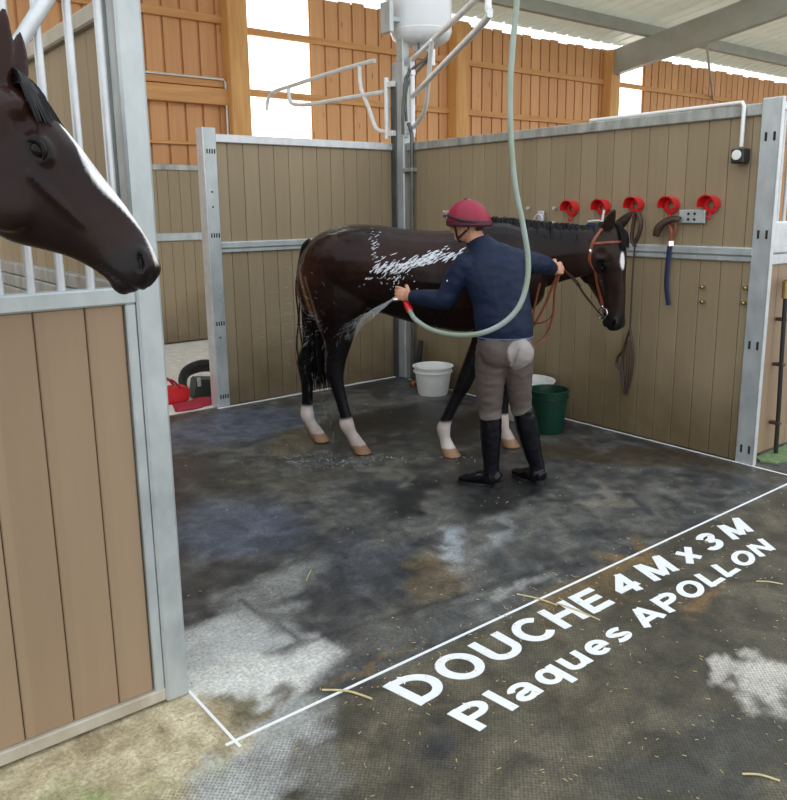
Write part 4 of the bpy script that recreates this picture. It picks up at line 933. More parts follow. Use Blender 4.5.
def coat_paint(co, sock, seed):
    """near-black bay coat: black points, brown lights along the quarters, white socks, horn coloured hooves"""
    n = nz(co, 2.3, seed); n2 = nz(co, 7, seed + 5)
    base = np.array([.010, .0052, .0046]); br = np.array([.031, .0105, .0075])
    t = sstep(n * .6 + n2 * .25, -.3, .5)[:, None] * sstep(co[:, 2], .75, 1.05)[:, None]
    col = base * (1 - t) + br * t
    low = 1 - sstep(co[:, 2], .55, .92); col = col * (1 - low[:, None]) + np.array([.008, .0075, .009]) * low[:, None]
    w = np.zeros(len(co)); hoof = np.zeros(len(co))
    for (cx_, cy_, top) in sock:
        d = np.hypot(co[:, 0] - cx_, co[:, 1] - cy_); inn = d < .19
        w = np.maximum(w, inn * (1 - sstep(co[:, 2] + .018 * n2 + .01 * n, top - .012, top + .012)))
        hoof = np.maximum(hoof, inn * (1 - sstep(co[:, 2], .062, .074)))
    g = sstep(n2, -.3, .6)[:, None]
    col = col * (1 - w[:, None]) + (np.array([.62, .57, .54]) * g + np.array([.48, .40, .37]) * (1 - g)) * w[:, None]
    col = col * (1 - hoof[:, None]) + np.array([.34, .20, .115]) * hoof[:, None]
    return col
def hoof(mb, c, yaw=0.0, s=1.0):
    """hoof as a slanted truncated cone under the coronet c"""
    x, y = c; R0 = []
    for (z, dx, r) in ((.085, -.022, .043), (.07, -.018, .049), (.035, -.004, .058), (.003, .008, .066)):
        R0.append([V((x + dx + r * s * 1.05 * math.cos(a) * (1 if math.cos(a) > 0 else .8), y + r * s * .92 * math.sin(a), z)) for a in [2 * PI * k / 18 for k in range(18)]])
    mb.rings(R0)

# ---- the washed horse
HA = math.radians(-46)
HM = Matrix.Translation((-1.476, -1.94, 0)) @ Matrix.Rotation(HA, 4, 'Z'); HI = HM.inverted()
def hp(px, py, y=0.0):
    """pixel -> point of the plane at sideways offset y of the washed horse, in its own coordinates"""
    o = HI @ CAM; d = (HI.to_3x3() @ ray(px, py)); t = (y - o.y) / d.y; return o + d * t
mb = MB(); trunk(mb)
# neck stretched level, head lowered and turned a little to the near side
mb.tube([(.50, 0, 1.25), (.70, 0, 1.30), (.90, 0, 1.335), (1.08, -.005, 1.355), (1.23, -.014, 1.365), (1.34, -.024, 1.36)],
        [(.29, .19), (.255, .155), (.205, .115), (.168, .092), (.145, .082), (.11, .07)], 20, side=(0, 1, 0), smooth=3)
mb.tube([(.60, 0, 1.53), (.80, 0, 1.525), (1.0, 0, 1.50), (1.20, -.012, 1.495), (1.33, -.024, 1.49)], [(.035, .035), (.035, .03), (.032, .026), (.03, .024), (.026, .024)], 12, side=(0, 1, 0), smooth=3)
yaw = math.radians(-45)
H1 = Head((1.385, -.03, 1.515), (.055, -.02, -.995), (math.cos(yaw), math.sin(yaw), .09), 1.03, .95); H1.add(mb); SN = 1 if H1.e3.dot(HI @ CAM - H1.o) > 0 else -1
H1.ear(mb, 1, (-.015, -.05, .060), (-.115, .030, .085), (0, 0, 0)); H1.ear(mb, -1, (-.015, -.05, .060), (-.100, .040, .085), (0, 0, 0))
# legs: (point, (fore-aft radius, sideways radius))
RH = [((-.43, -.14, 1.30), (.24, .12)), ((-.43, -.15, 1.08), (.205, .115)), ((-.435, -.145, .93), (.15, .095)), ((-.435, -.138, .79), (.102, .070)), ((-.452, -.135, .67), (.076, .052)),
      ((-.464, -.132, .585), (.070, .048)), ((-.450, -.132, .50), (.052, .038)), ((-.424, -.132, .38), (.042, .032)), ((-.395, -.132, .27), (.043, .033)), ((-.388, -.132, .205), (.052, .042)), ((-.358, -.13, .14), (.040, .036)), ((-.325, -.13, .085), (.046, .043)), ((-.315, -.13, .05), (.046, .043))]
LH = [((-.45, .14, 1.28), (.24, .12)), ((-.49, .15, 1.06), (.19, .11)), ((-.56, .14, .90), (.135, .088)), ((-.64, .13, .75), (.092, .066)), ((-.70, .125, .63), (.074, .050)),
      ((-.725, .125, .56), (.068, .046)), ((-.722, .122, .47), (.050, .037)), ((-.722, .122, .36), (.042, .032)), ((-.728, .122, .26), (.043, .033)), ((-.728, .122, .20), (.051, .041)), ((-.705, .12, .14), (.040, .036)), ((-.672, .12, .085), (.046, .043)), ((-.662, .12, .05), (.046, .043))]
RF = [((.64, -.12, 1.14), (.15, .10)), ((.60, -.135, .96), (.115, .085)), ((.545, -.14, .82), (.085, .066)), ((.475, -.14, .66), (.064, .052)), ((.425, -.14, .55), (.056, .048)), ((.400, -.14, .49), (.053, .046)),
      ((.365, -.14, .42), (.042, .036)), ((.315, -.14, .31), (.037, .031)), ((.285, -.14, .235), (.042, .035)), ((.275, -.14, .195), (.048, .040)), ((.285, -.14, .13), (.038, .034)), ((.300, -.14, .08), (.045, .042)), ((.304, -.14, .05), (.045, .042))]
LF = [((.66, .12, 1.14), (.15, .10)), ((.66, .13, .96), (.115, .085)), ((.672, .13, .80), (.082, .064)), ((.685, .125, .64), (.062, .052)), ((.69, .12, .53), (.055, .047)), ((.688, .12, .47), (.052, .046)),
      ((.68, .12, .39), (.040, .034)), ((.672, .12, .28), (.036, .031)), ((.668, .12, .20), (.046, .040)), ((.68, .12, .13), (.038, .034)), ((.70, .12, .08), (.045, .042)), ((.704, .12, .05), (.045, .042))]
for L_ in (RH, LH, RF, LF): leg(mb, L_)
hooves = [(-.292, -.13), (-.64, .12), (.322, -.14), (.722, .12)]
for h_ in hooves: hoof(mb, h_)
mb.tube([(-.512, -.132, .605), (-.482, -.133, .68), (-.455, -.137, .78)], [(.022, .022), (.022, .018), (.016, .014)], 10, smooth=3); mb.tube([(-.775, .125, .585), (-.745, .127, .67), (-.68, .13, .78)], [(.022, .022), (.022, .018), (.016, .014)], 10, smooth=3)
mb.ell((-.508, -.132, .60), (.026, .026, .034)); mb.ell((-.772, .125, .58), (.026, .026, .034))
me = remesh(mb, .0085, 5); co, no = get_co(me), get_no(me)
co = H1.sculpt(co, no)
co = co + no * (.0022 * nz(co, 9, 4) * (co[:, 2] > .3))[:, None]; set_co(me, co)
col = coat_paint(co, [(-.325, -.13, .245), (-.69, .12, .275), (.29, -.14, .255), (.69, .12, .24)], 3)
# tan light hair down the back edge of the quarters
xl = -.688 + .27 * (1.31 - co[:, 2]); w = (np.exp(-((co[:, 0] - xl) / .011) ** 2) + .7 * np.exp(-((co[:, 0] - xl - .034) / .008) ** 2) * (co[:, 2] < 1.22)) * sstep(co[:, 2], .86, .98) * (1 - sstep(co[:, 2], 1.24, 1.34)) * (co[:, 1] < .05) * .8
col = col * (1 - w[:, None]) + np.array([.24, .125, .06]) * w[:, None]
ax = sstep(co[:, 0], 1.10, 1.2) * .5; col = col * (1 - ax[:, None]) + np.array([.030, .017, .013]) * ax[:, None]
col = H1.paint(co, col, lambda a, b, c: (1 - sstep(np.sqrt(((a - .20) / .058) ** 2 + ((c - SN * .010) / .021) ** 2), .75, 1.1)) * (b > -.03))
set_col(me, col)
horse = link('horse', me, M['coat'], None, True, True, 0); horse.matrix_basis = HM
tag(horse, 'wet dark bay horse with white socks standing in the wash bay', 'horse')
H1.eyes(horse)
hr_ = random.Random(3)
def hair(mb, root, pts, n, spread, r=.006, seg=5):
    """n tapered locks that follow pts with a sideways scatter growing along their length"""
    for _ in range(n):
        off = V((hr_.gauss(0, 1), hr_.gauss(0, 1), hr_.gauss(0, .3))); off2 = V((hr_.gauss(0, 1), hr_.gauss(0, 1), hr_.gauss(0, 1)))
        l = hr_.uniform(.8, 1.04); Q = []
        for i, p in enumerate(pts):
            sp_ = spread[i]; Q.append(V(p) + off * sp_ + off2 * sp_ * .25 * (i % 2))
        Q[-1] = Q[-2].lerp(Q[-1], l)
        mb.tube(Q, [r * .9] + [r] * (len(Q) - 2) + [r * .15], seg, smooth=3)
    return mb
tl = MB()
tpts = [(-.630, .0, 1.44), (-.668, .01, 1.395), (-.684, .03, 1.28), (-.664, .05, 1.10), (-.636, .05, .90), (-.615, .05, .68), (-.600, .05, .42)]
tl.tube(tpts[:-1] + [(-.616, .04, .52)], [(.026, .026), (.036, .034), (.044, .040), (.058, .05), (.072, .055), (.060, .045), (.02, .016)], 14, smooth=4)
hair(tl, None, tpts, 150, [.004, .008, .018, .030, .044, .048, .044], .006)
tl.build('tail', M['mane'], horse, True, local=True)
mn = MB(); rr = random.Random(9)
for i in range(230):
    x = .56 + .72 * i / 230 + rr.uniform(-.012, .012); zt = 1.575 - .075 * ((x - .56) / .72) + rr.uniform(-.004, .010)
    ln = rr.uniform(.07, .15); sd = -1 if rr.random() < .85 else 1; d = rr.uniform(-.02, .05)
    mn.tube([(x, 0, zt - .03), (x + d * .3, sd * .014, zt + .010), (x + d * .7, sd * (.045 + .012 * rr.random()), zt - ln * .45), (x + d, sd * (.075 + .02 * rr.random()), zt - ln)], [.006, .0075, .006, .001], 5, smooth=3)
for i in range(30):
    a = rr.uniform(-.5, .2)
    p0 = H1.p(-.02 + rr.uniform(-.01, .01), -.03, a * .05); p1 = H1.p(.04, .022, a * .09); p2 = H1.p(.10 + rr.uniform(0, .05), .026, a * .13 + .01)
    mn.tube([p0, p1, p2], [.006, .006, .001], 5, smooth=4)
mn.build('mane', M['mane'], horse, True, local=True)

# surface look-up on the washed horse for tack and coat glints
bvh = BVHTree.FromPolygons([tuple(c) for c in co], [tuple(p.vertices) for p in me.polygons])
def on_horse(px, py, lift=.005):
    o = HI @ CAM; d = (HI.to_3x3() @ ray(px, py)).normalized(); h = bvh.ray_cast(o, d)
    if h[0] is None: return None
    return h[0] + h[1] * lift, h[1]
# sky glints on the wet coat, shaped as streaks of small white flecks
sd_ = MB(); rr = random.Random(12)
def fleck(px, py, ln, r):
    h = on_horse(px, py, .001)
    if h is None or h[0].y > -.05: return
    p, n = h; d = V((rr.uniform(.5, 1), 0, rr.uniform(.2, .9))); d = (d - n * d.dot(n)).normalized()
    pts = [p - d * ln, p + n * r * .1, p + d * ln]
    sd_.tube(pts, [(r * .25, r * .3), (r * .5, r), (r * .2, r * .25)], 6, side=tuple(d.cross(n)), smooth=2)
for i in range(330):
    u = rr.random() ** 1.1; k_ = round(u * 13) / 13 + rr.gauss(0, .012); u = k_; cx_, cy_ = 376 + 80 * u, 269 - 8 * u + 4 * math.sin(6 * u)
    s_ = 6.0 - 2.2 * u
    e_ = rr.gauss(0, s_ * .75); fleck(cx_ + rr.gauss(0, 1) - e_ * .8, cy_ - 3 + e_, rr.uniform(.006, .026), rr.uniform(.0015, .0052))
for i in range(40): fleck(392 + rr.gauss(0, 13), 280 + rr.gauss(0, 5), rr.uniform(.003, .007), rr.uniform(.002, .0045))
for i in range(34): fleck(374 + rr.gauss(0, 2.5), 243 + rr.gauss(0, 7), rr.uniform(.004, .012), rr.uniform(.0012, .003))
sd_.build('sky_glint', M['glint'], horse, True, local=True)['kind'] = 'stuff'
[o for o in horse.children if o.name == 'sky_glint'][0]['label'] = 'white sky glints shaped as flecks across the back'

# bridle worn by the washed horse
br = empty('bridle', mat=HM @ Matrix.Translation(H1.p(.3, 0, 0))); BI = wm(br).inverted()
tag(br, 'brown leather bridle with reins worn by the wet bay horse', 'bridle')
def hl(pts): return [BI @ HM @ V(p) for p in pts]
def ring_at(s_, sides, lift=.006):
    """points round the head at face distance s_, from angle list (deg, 0 = front, 90 = near side)"""
    out = []
    for a in sides:
        c = H1.p(s_, -.12, 0); d = (H1.e2 * math.cos(math.radians(a)) - H1.e3 * math.sin(math.radians(a))).normalized()
        h = bvh.ray_cast(c + d * .6, -d)
        if h[0] is not None: out.append(h[0] + h[1] * lift)
    return out
def strap(name, pts, w, m=None, th=.004): return MB().tube(hl(pts), [(w, th)] * len(pts), 8, side=None, smooth=2).build(name, m or M['leather_brown'], br, True, local=True)
def flat_strap(name, pts, w, m=None, th=.0035):
    P = hl(pts); mb = MB(); c0 = BI @ HM @ H1.p(.3, -.12, 0)
    P2, _ = catmull(P, [(1, 1)] * len(P), 4); R = []
    for i, p in enumerate(P2):
        t = (P2[min(i + 1, len(P2) - 1)] - P2[max(i - 1, 0)]).normalized(); n = (p - c0); n = (n - t * n.dot(t)).normalized(); b_ = t.cross(n)
        R.append([p + b_ * w - n * th, p + b_ * w + n * th, p - b_ * w + n * th, p - b_ * w - n * th])
    mb.rings(R); return mb.build(name, m or M['leather_brown'], br, True, local=True)
SN = 1 if H1.e3.dot(HI @ CAM - H1.o) > 0 else -1
def side_pts(lst, sd, lift=.006, lim=.21):
    out = []
    for (s_, o_) in lst:
        h = bvh.ray_cast(H1.p(s_, o_, sd * .4), -H1.e3 * sd)
        if h[0] is not None and 0 < (h[0] - H1.o).dot(H1.e3) * sd < lim: out.append(h[0] + h[1] * lift)
    return out
CHEEK = [(.015, -.075), (.07, -.082), (.13, -.090), (.20, -.100), (.28, -.108), (.36, -.108), (.43, -.104), (.49, -.100), (.525, -.096)]
near, far = side_pts(CHEEK, SN), side_pts(CHEEK, -SN)
def mirror(p):
    d = (V(p) - H1.o); return H1.p(d.dot(H1.e1) / H1.k, d.dot(H1.e2) / H1.k, -d.dot(H1.e3) / H1.k)
top = H1.p(-.035, -.075, 0); top = top + (top - H1.p(.2, -.12, 0)).normalized() * .02
flat_strap('headpiece', [near[0], (near[0] + top) / 2 + V((0, 0, .012)), top, (far[0] + top) / 2 + V((0, 0, .012)), far[0]], .012)
flat_strap('cheekpiece', near, .0095); flat_strap('cheekpiece', far, .0095)
flat_strap('browband', ring_at(.085, (78, 60, 40, 20, 0, -20, -40, -60, -78)), .010)
for sd in (SN, -SN):
    th_ = side_pts([(.03, -.085), (.075, -.115), (.115, -.145), (.15, -.175), (.17, -.20)], sd, .006, .125)
    if len(th_) > 1: flat_strap('throatlash', th_, .006)
for P_ in (near[-1], far[-1]):
    c = BI @ HM @ P_; e1, e2 = (BI @ HM).to_3x3() @ H1.e1, (BI @ HM).to_3x3() @ H1.e2; e3 = (BI @ HM).to_3x3() @ H1.e3
    o3 = e3 * (.01 if (P_ - H1.o).dot(H1.e3) > 0 else -.01)
    rg = [c + o3 + (e1 * math.cos(a) + e2 * math.sin(a)) * .036 for a in [2 * PI * k / 20 for k in range(21)]]
    MB().tube(rg, .0058, 8, side=tuple(e3), cap=False).build('bit_ring', M['chrome'], br, True, local=True)
MB().tube(hl([near[-1], mirror(near[-1])]), .008, 8).build('bit', M['chrome'], br, True, local=True)
for p in (near[2], near[-2]):
    c = BI @ HM @ p; MB().ell(c, (.012, .008, .016)).build('buckle', M['chrome'], br, True, local=True)
NEAR_BIT = HM @ near[-1]
# ---- the horse looking out of the left stall
poll = at(18, 82, 2.20); e1w = ROT @ V((.608, -.794, -.02)); e2w = ROT @ V((.794, .608, -.02))
bodyM = Matrix.Translation((-5.02, -2.58, 0)) @ Matrix.Rotation(math.radians(-80), 4, 'Z'); BI2 = bodyM.inverted()
H2 = Head(BI2 @ poll, BI2.to_3x3() @ e1w, BI2.to_3x3() @ e2w, .90, 1.0)
mb = MB(); trunk(mb)
pk = H2.p(.03, -.10, 0); pk2 = H2.p(.10, -.15, 0)
mid = V((1.0, -.02, 1.50)) * .5 + pk * .5
mb.tube([(.50, 0, 1.27), (.72, 0, 1.38), (.92, .02, 1.52), (.92, .02, 1.52) and tuple(V((.92, .02, 1.52)).lerp(pk, .5) + V((0, 0, .06))), tuple(pk2.lerp(pk, .6)), tuple(pk2)],
        [(.29, .19), (.255, .155), (.21, .12), (.175, .098), (.14, .085), (.11, .075)], 20, side=(0, 1, 0), smooth=3)
H2.add(mb)
sgn = 1 if (H2.e3.dot(BI2.to_3x3() @ (CAM - poll))) > 0 else -1
H2.ear(mb, sgn, (-.015, -.02, .055), (-.135, .100, .075)); H2.ear(mb, -sgn, (-.02, -.03, .055), (-.150, .080, .075))
def shift(L_, dx, y): return [((p[0] + dx * (1.2 - p[2]) / 1.2, y * (1 if abs(p[1]) > 0 else 0), p[2]), r) for p, r in L_]
LH2 = [((a[0], .14, a[2]), r) for a, r in RH]; RH2 = [((a[0], -.14, a[2]), r) for a, r in RH]
LF2 = [((a[0], .13, a[2]), r) for a, r in LF]; RF2 = [((a[0], -.13, a[2]), r) for a, r in LF]
for L_ in (LH2, RH2, LF2, RF2): leg(mb, L_)
for h_ in ((-.292, .14), (-.292, -.14), (.722, .13), (.722, -.13)): hoof(mb, h_)
me2 = remesh(mb, .0075, 4); co2, no2 = get_co(me2), get_no(me2)
co2 = H2.sculpt(co2, no2); co2 = co2 + no2 * (.0015 * nz(co2, 10, 4) * (co2[:, 2] > .3))[:, None]; set_co(me2, co2)
col2 = coat_paint(co2, [(-.30, .14, .0), (-.3, -.14, .0), (.7, .13, .0), (.7, -.13, .0)], 23)
a_, b_, c_ = H2.loc(co2)
hd = ((a_ > -.1) & (a_ < .7) & (b_ > -.4) & (np.abs(c_) < .2))
nn = nz(co2, 9, 7)
warm = sstep(nz(co2, 6, 40), -.2, .5) * hd * (1 - sstep(a_, .40, .55)) * .8
col2 = col2 * (1 - warm[:, None]) + np.array([.017, .0075, .0065]) * warm[:, None]
def blaze2(a, b, c):
    w = .031 + .009 * np.sin(a * 21 + 1.0) - .016 * sstep(a, .46, .56) + .006 * nn
    return (1 - sstep(np.abs(c), w - .004, w + .004)) * sstep(a, .150, .175) * (b > -.045) * (1 - sstep(a, .605, .622))
col2 = H2.paint(co2, col2, blaze2)
set_col(me2, col2)
horse2 = link('horse', me2, M['coat'], None, True, True, 0); horse2.matrix_basis = bodyM
tag(horse2, 'dark brown horse with a broad white blaze looking out of the left stall', 'horse')
H2.eyes(horse2)
mn = MB(); rr = random.Random(4)
for i in range(150):
    c = rr.uniform(-.045, .05) ; a0 = rr.uniform(-.03, .02)
    tip = rr.uniform(.10, .175); lat = c * .8 + sgn * rr.uniform(.0, .075)
    mn.tube([H2.p(a0 - .02, -.05, c * .6), H2.p(a0 + .02, .018, c), H2.p(.075, .027 - abs(lat) * .12, lat * .8), H2.p(tip, .024 - abs(lat) * .28, lat)], [.005, .006, .005, .001], 5, smooth=4)
bvh2 = BVHTree.FromPolygons([tuple(c) for c in co2], [tuple(p.vertices) for p in me2.polygons])
crest0, crest1 = V((.62, 0, 1.62)), H2.p(-.03, -.06, 0)
for i in range(170):
    t = i / 170; c = crest0.lerp(crest1, t) + V((0, 0, .14 * math.sin(PI * t))); h = bvh2.ray_cast(c + V((0, 0, .5)), V((0, 0, -1)))
    if h[0] is None: continue
    p = h[0]; s2 = rr.choice((-1, 1)); ln = rr.uniform(.12, .22)
    mn.tube([p - V((0, 0, .02)), p + V((0, s2 * .02, .012)), p + V((.01, s2 * .075, -ln * .5)), p + V((.02, s2 * .105, -ln))], [.006, .008, .007, .001], 5, smooth=3)
mn.build('mane', M['mane'], horse2, True, local=True)
tl = MB(); hair(tl, None, tpts, 90, [.004, .008, .018, .026, .034, .036, .034], .0065)
tl.tube(tpts, [(.026, .026), (.036, .034), (.044, .040), (.058, .05), (.072, .055), (.060, .045), (.02, .016)], 14, smooth=4)
tl.build('tail', M['mane'], horse2, True, local=True)
# ================================================================== THE RIDER
RX = V((.7840, -.6207, 0)).normalized(); RY = V((-RX.y, RX.x, 0))
MM = Matrix(((RX.x, RY.x, 0, -1.47), (RX.y, RY.y, 0, -2.93), (0, 0, 1, 0), (0, 0, 0, 1))); MI = MM.inverted()
def mp(px, py, off):
    o = MI @ CAM; d = MI.to_3x3() @ ray(px, py); return o + d * ((off - o.y) / d.y)
SX = (1, 0, 0)
shL, elL, wrL = V((-.285, .065, 1.325)), mp(444.5, 300, .10), mp(411, 297, .225)
haL = mp(402, 295, .25)
shR, elR, wrR = V((.010, .105, 1.345)), mp(541, 264, .23), mp(552, 268.5, .37)
haR = mp(562, 268, .425)
hipL, kneeL, ankL = V((-.118, .015, .88)), V((-.128, .012, .475)), V((-.116, .015, .10))
hipR, kneeR, ankR = V((.028, .015, .88)), V((.068, .045, .485)), V((.166, .058, .11))
# --- hands: palm, four fingers bent in three joints, thumb from the side of the palm
def hand(mb, W, d, n, sd, curl, thumb_curl=.5, k=1.0, spread=.0):
    d = V(d).normalized(); n = V(n); n = (n - d * n.dot(d)).normalized(); l = d.cross(n).normalized() * sd    # l points to the thumb side
    rot = Matrix((d, l, n)).transposed()
    mb.ell(W + d * .045 * k, (.052 * k, .040 * k, .017 * k), rot, 14, 10)
    mb.tube([W - d * .03, W + d * .0, W + d * .03 * k], [(.024, .029), (.022, .029), (.017, .034)], 12, side=tuple(l))
    segs = [(.040, .027, .021), (.045, .030, .023), (.042, .028, .022), (.034, .022, .019)]
    for i in range(4):
        off = (.030 - .020 * i) * k; p = W + d * (.078 - .004 * abs(i - 1.2)) * k + l * off; P = [p - d * .02 * k, p]; a = 0
        for j, sl_ in enumerate(segs[i]):
            a += curl[i][j]; p = p + (d * math.cos(a) + n * math.sin(a) + l * spread * (1.5 - i) * .1).normalized() * sl_ * k; P.append(p)
        mb.tube(P, [.0098 * k, .0105 * k, .0095 * k, .0088 * k, .0062 * k], 10, smooth=3)
    p = W + d * .022 * k + l * .030 * k; t = (d * .62 + l * .62 + n * .45).normalized(); P = [W + d * .008 * k + l * .012 * k, p]
    p = p + t * .036 * k; P.append(p); t2 = (t + n * thumb_curl - l * thumb_curl * .8).normalized(); p = p + t2 * .030 * k; P.append(p); p = p + (t2 + n * thumb_curl * .5 - l * .3).normalized() * .024 * k; P.append(p)
    mb.tube(P, [.014 * k, .0145 * k, .012 * k, .0105 * k, .007 * k], 10, smooth=3)
# --- one body: trunk, legs, arms, neck, head
mb = MB()
mb.tube([(-.045, .01, .86), (-.05, .01, .95), (-.065, .02, 1.08), (-.09, .045, 1.22), (-.135, .075, 1.34), (-.165, .09, 1.40)], [(.09, .135), (.09, .13), (.085, .12), (.095, .14), (.08, .13), (.05, .07)], 20, side=SX, smooth=3)
mb.tube([(-.165, .09, 1.38), (-.19, .10, 1.43), (-.225, .115, 1.50), (-.24, .12, 1.54)], [(.06, .065), (.054, .056), (.054, .054), (.05, .05)], 14, side=SX, smooth=3)
for A_, B_, C_ in ((shL, elL, wrL), (shR, elR, wrR)):
    mb.tube([A_, A_.lerp(B_, .5), B_, B_.lerp(C_, .4), C_], [.044, .042, .036, .036, .025], 14, smooth=3)
for A_, B_, C_ in ((hipL, kneeL, ankL), (hipR, kneeR, ankR)):
    mb.tube([A_, A_.lerp(B_, .5), B_, B_.lerp(C_, .35), C_, C_ - V((0, 0, .04))], [.068, .06, .045, .045, .030, .026], 14, smooth=3)
ff = V((-.90, .40, -.16)).normalized(); fl_ = V((-ff.y, ff.x, 0)).normalized(); fu = ff.cross(fl_) if ff.cross(fl_).z > 0 else fl_.cross(ff)
fs = fl_ if fl_.y < 0 else -fl_                                     # the side of the face turned to us
HC = mp(467.5, 219, .125)
def hd_(a, b, c): return HC + ff * a + fs * b + fu * c
FR = Matrix((ff, fs, fu)).transposed()
mb.ell(hd_(-.005, 0, .015), (.094, .074, .098), FR); mb.ell(hd_(.030, 0, -.062), (.062, .056, .066), FR); mb.ell(hd_(.066, 0, -.098), (.030, .034, .022), FR)
mb.tube([hd_(.084, 0, -.01), hd_(.104, 0, -.045), hd_(.088, 0, -.056)], [.010, .014, .010], 8, smooth=3)            # nose
mb.tube([hd_(.078, -.022, -.078), hd_(.088, 0, -.077), hd_(.078, .022, -.078)], [.006, .009, .006], 8, smooth=3)      # lips
for s_ in (-1, 1):
    mb.ell(hd_(-.012, s_ * .074, -.040), (.018, .009, .030), FR, 12, 8); mb.ell(hd_(.055, s_ * .034, -.032), (.022, .022, .018), FR, 10, 8)
bme = remesh(mb, .006, 2)
hm = MB()
dL = (haL - wrL).normalized(); hand(hm, wrL + dL * .012, dL + V((-.1, .1, .14)), V((.15, .95, -.25)), -1 if V(dL).cross(V((.15, .95, -.25))).z < 0 else 1, [(.55, .95, .75), (.75, 1.0, .8), (.8, 1.05, .8), (.85, 1.05, .8)], .45, 1.0)
dR = (haR - wrR).normalized(); hand(hm, wrR + dR * .012, dR, V((-.75, .45, -.25)), -1 if V(dR).cross(V((-.75, .45, -.25))).z < 0 else 1, [(.7, 1.0, .8), (.8, 1.1, .8), (.9, 1.1, .8), (.9, 1.1, .8)], .5, 1.0)
bmesh.ops.recalc_face_normals(hm.bm, faces=hm.bm.faces)
bm = bmesh.new(); bm.from_mesh(bme); t_ = bpy.data.meshes.new('t'); hm.bm.to_mesh(t_); bm.from_mesh(t_); bm.to_mesh(bme); bm.free(); hm.bm.free()
person = link('person', bme, M['skin'], None, True, True, 0); person.matrix_basis = MM
tag(person, 'person in crimson helmet, navy jacket and black boots hosing the horse', 'person')
for s_ in (-1, 1):
    e = MB().ell(hd_(.070, s_ * .034, -.028), (.012, .012, .011), FR, 12, 8).build('eye', M['eye'], person, True, local=True)
# hair under the helmet
h = MB(); h.tube([hd_(-.070, 0, .0), hd_(-.074, 0, -.025), hd_(-.070, 0, -.052), hd_(-.056, 0, -.074)], [(.022, .066), (.024, .068), (.020, .062), (.010, .046)], 16, side=tuple(fs), smooth=3)
h.build('hair', M['leather_dark'], person, True, local=True)
# helmet: gored silk over a rounded shell with a button, band, goggles and harness
def dome(r, top, z0, seg=48, rings=14):
    R_ = []
    for i in range(rings + 1):
        t = i / rings; a = t * PI / 2 * .985; row = []
        for k in range(seg):
            ph = 2 * PI * k / seg; cr = math.cos(a) ** .8; gore = 1 - .010 * (math.cos(ph * 3) ** 2 > .985)
            row.append(hd_(-.006 + r[0] * cr * math.cos(ph) * gore, r[1] * cr * math.sin(ph) * gore, z0(ph) * (1 - t) + .0 + top * math.sin(a)))
        R_.append(row)
    return R_
zb = lambda ph: .012 - .030 * math.cos(ph) * -1 * .6 - .012
hb = lambda ph: -.026 + .022 * math.cos(ph)
MB().rings(dome((.130, .110), .112, hb)).build('helmet', M['helmet'], person, True, local=True)
hel = [o for o in person.children if o.name.startswith('helmet')][0]
R_ = []
for k in range(48):
    ph = 2 * PI * k / 48; z = hb(ph); c_, s_ = math.cos(ph) * 1.015, math.sin(ph) * 1.03
    R_.append([hd_(-.006 + .131 * c_, .109 * s_, z + .016), hd_(-.006 + .133 * c_, .111 * s_, z - .008), hd_(-.006 + .126 * c_, .104 * s_, z - .018), hd_(-.006 + .120 * c_, .098 * s_, z - .010), hd_(-.006 + .122 * c_, .100 * s_, z + .012)])
R_.append(R_[0]); b_ = MB(); b_.rings(R_, cap=False); bmesh.ops.remove_doubles(b_.bm, verts=b_.bm.verts[:], dist=1e-5); b_.build('band', M['helmet_band'], hel, True, local=True)
MB().ell(hd_(-.006, 0, .113), (.012, .012, .006), FR, 12, 8).build('button', M['helmet_band'], hel, True, local=True)
g = MB(); g.tube([hd_(.086, -.080, .040), hd_(.118, -.050, .046), hd_(.132, 0, .048), hd_(.118, .050, .046), hd_(.086, .080, .040)], [(.022, .010)] * 5, 12, side=tuple(ff), smooth=3)
g.build('goggles', M['chrome'], hel, True, local=True)
for s_ in (-1, 1):
    g = MB(); g.tube([hd_(.085, s_ * .080, .038), hd_(.05, s_ * .103, .020), hd_(0, s_ * .1165, -.004), hd_(-.07, s_ * .099, -.026), hd_(-.118, s_ * .052, -.040), hd_(-.139, 0, -.046)], [(.010, .004)] * 6, 8, side=tuple(fs), smooth=3)
    g.build('goggle_strap', M['helmet_band'], hel, True, local=True)
h = MB()
h.tube([hd_(.058, .086, -.005), hd_(.056, .070, -.05), hd_(.062, .048, -.098), hd_(.064, 0, -.124), hd_(.062, -.048, -.098), hd_(.056, -.070, -.05), hd_(.058, -.086, -.005)], [(.009, .003)] * 7, 8, smooth=3)
h.tube([hd_(-.045, .084, -.01), hd_(-.020, .078, -.055), hd_(.030, .062, -.088), hd_(.060, .046, -.10)], [(.008, .003)] * 4, 8, smooth=3)
h.build('harness', M['black_plastic'], hel, True, local=True)
def wrinkle(me, amp, s1, s2, dirn=(1, 1, 1), seed=0):
    co, no = get_co(me), get_no(me); q = co * np.array(dirn)
    d = amp * (1 - np.abs(nz(q, s1, seed)) * 2) * .6 + amp * .5 * nz(q, s2, seed + 9); set_co(me, co + no * d[:, None]); return me
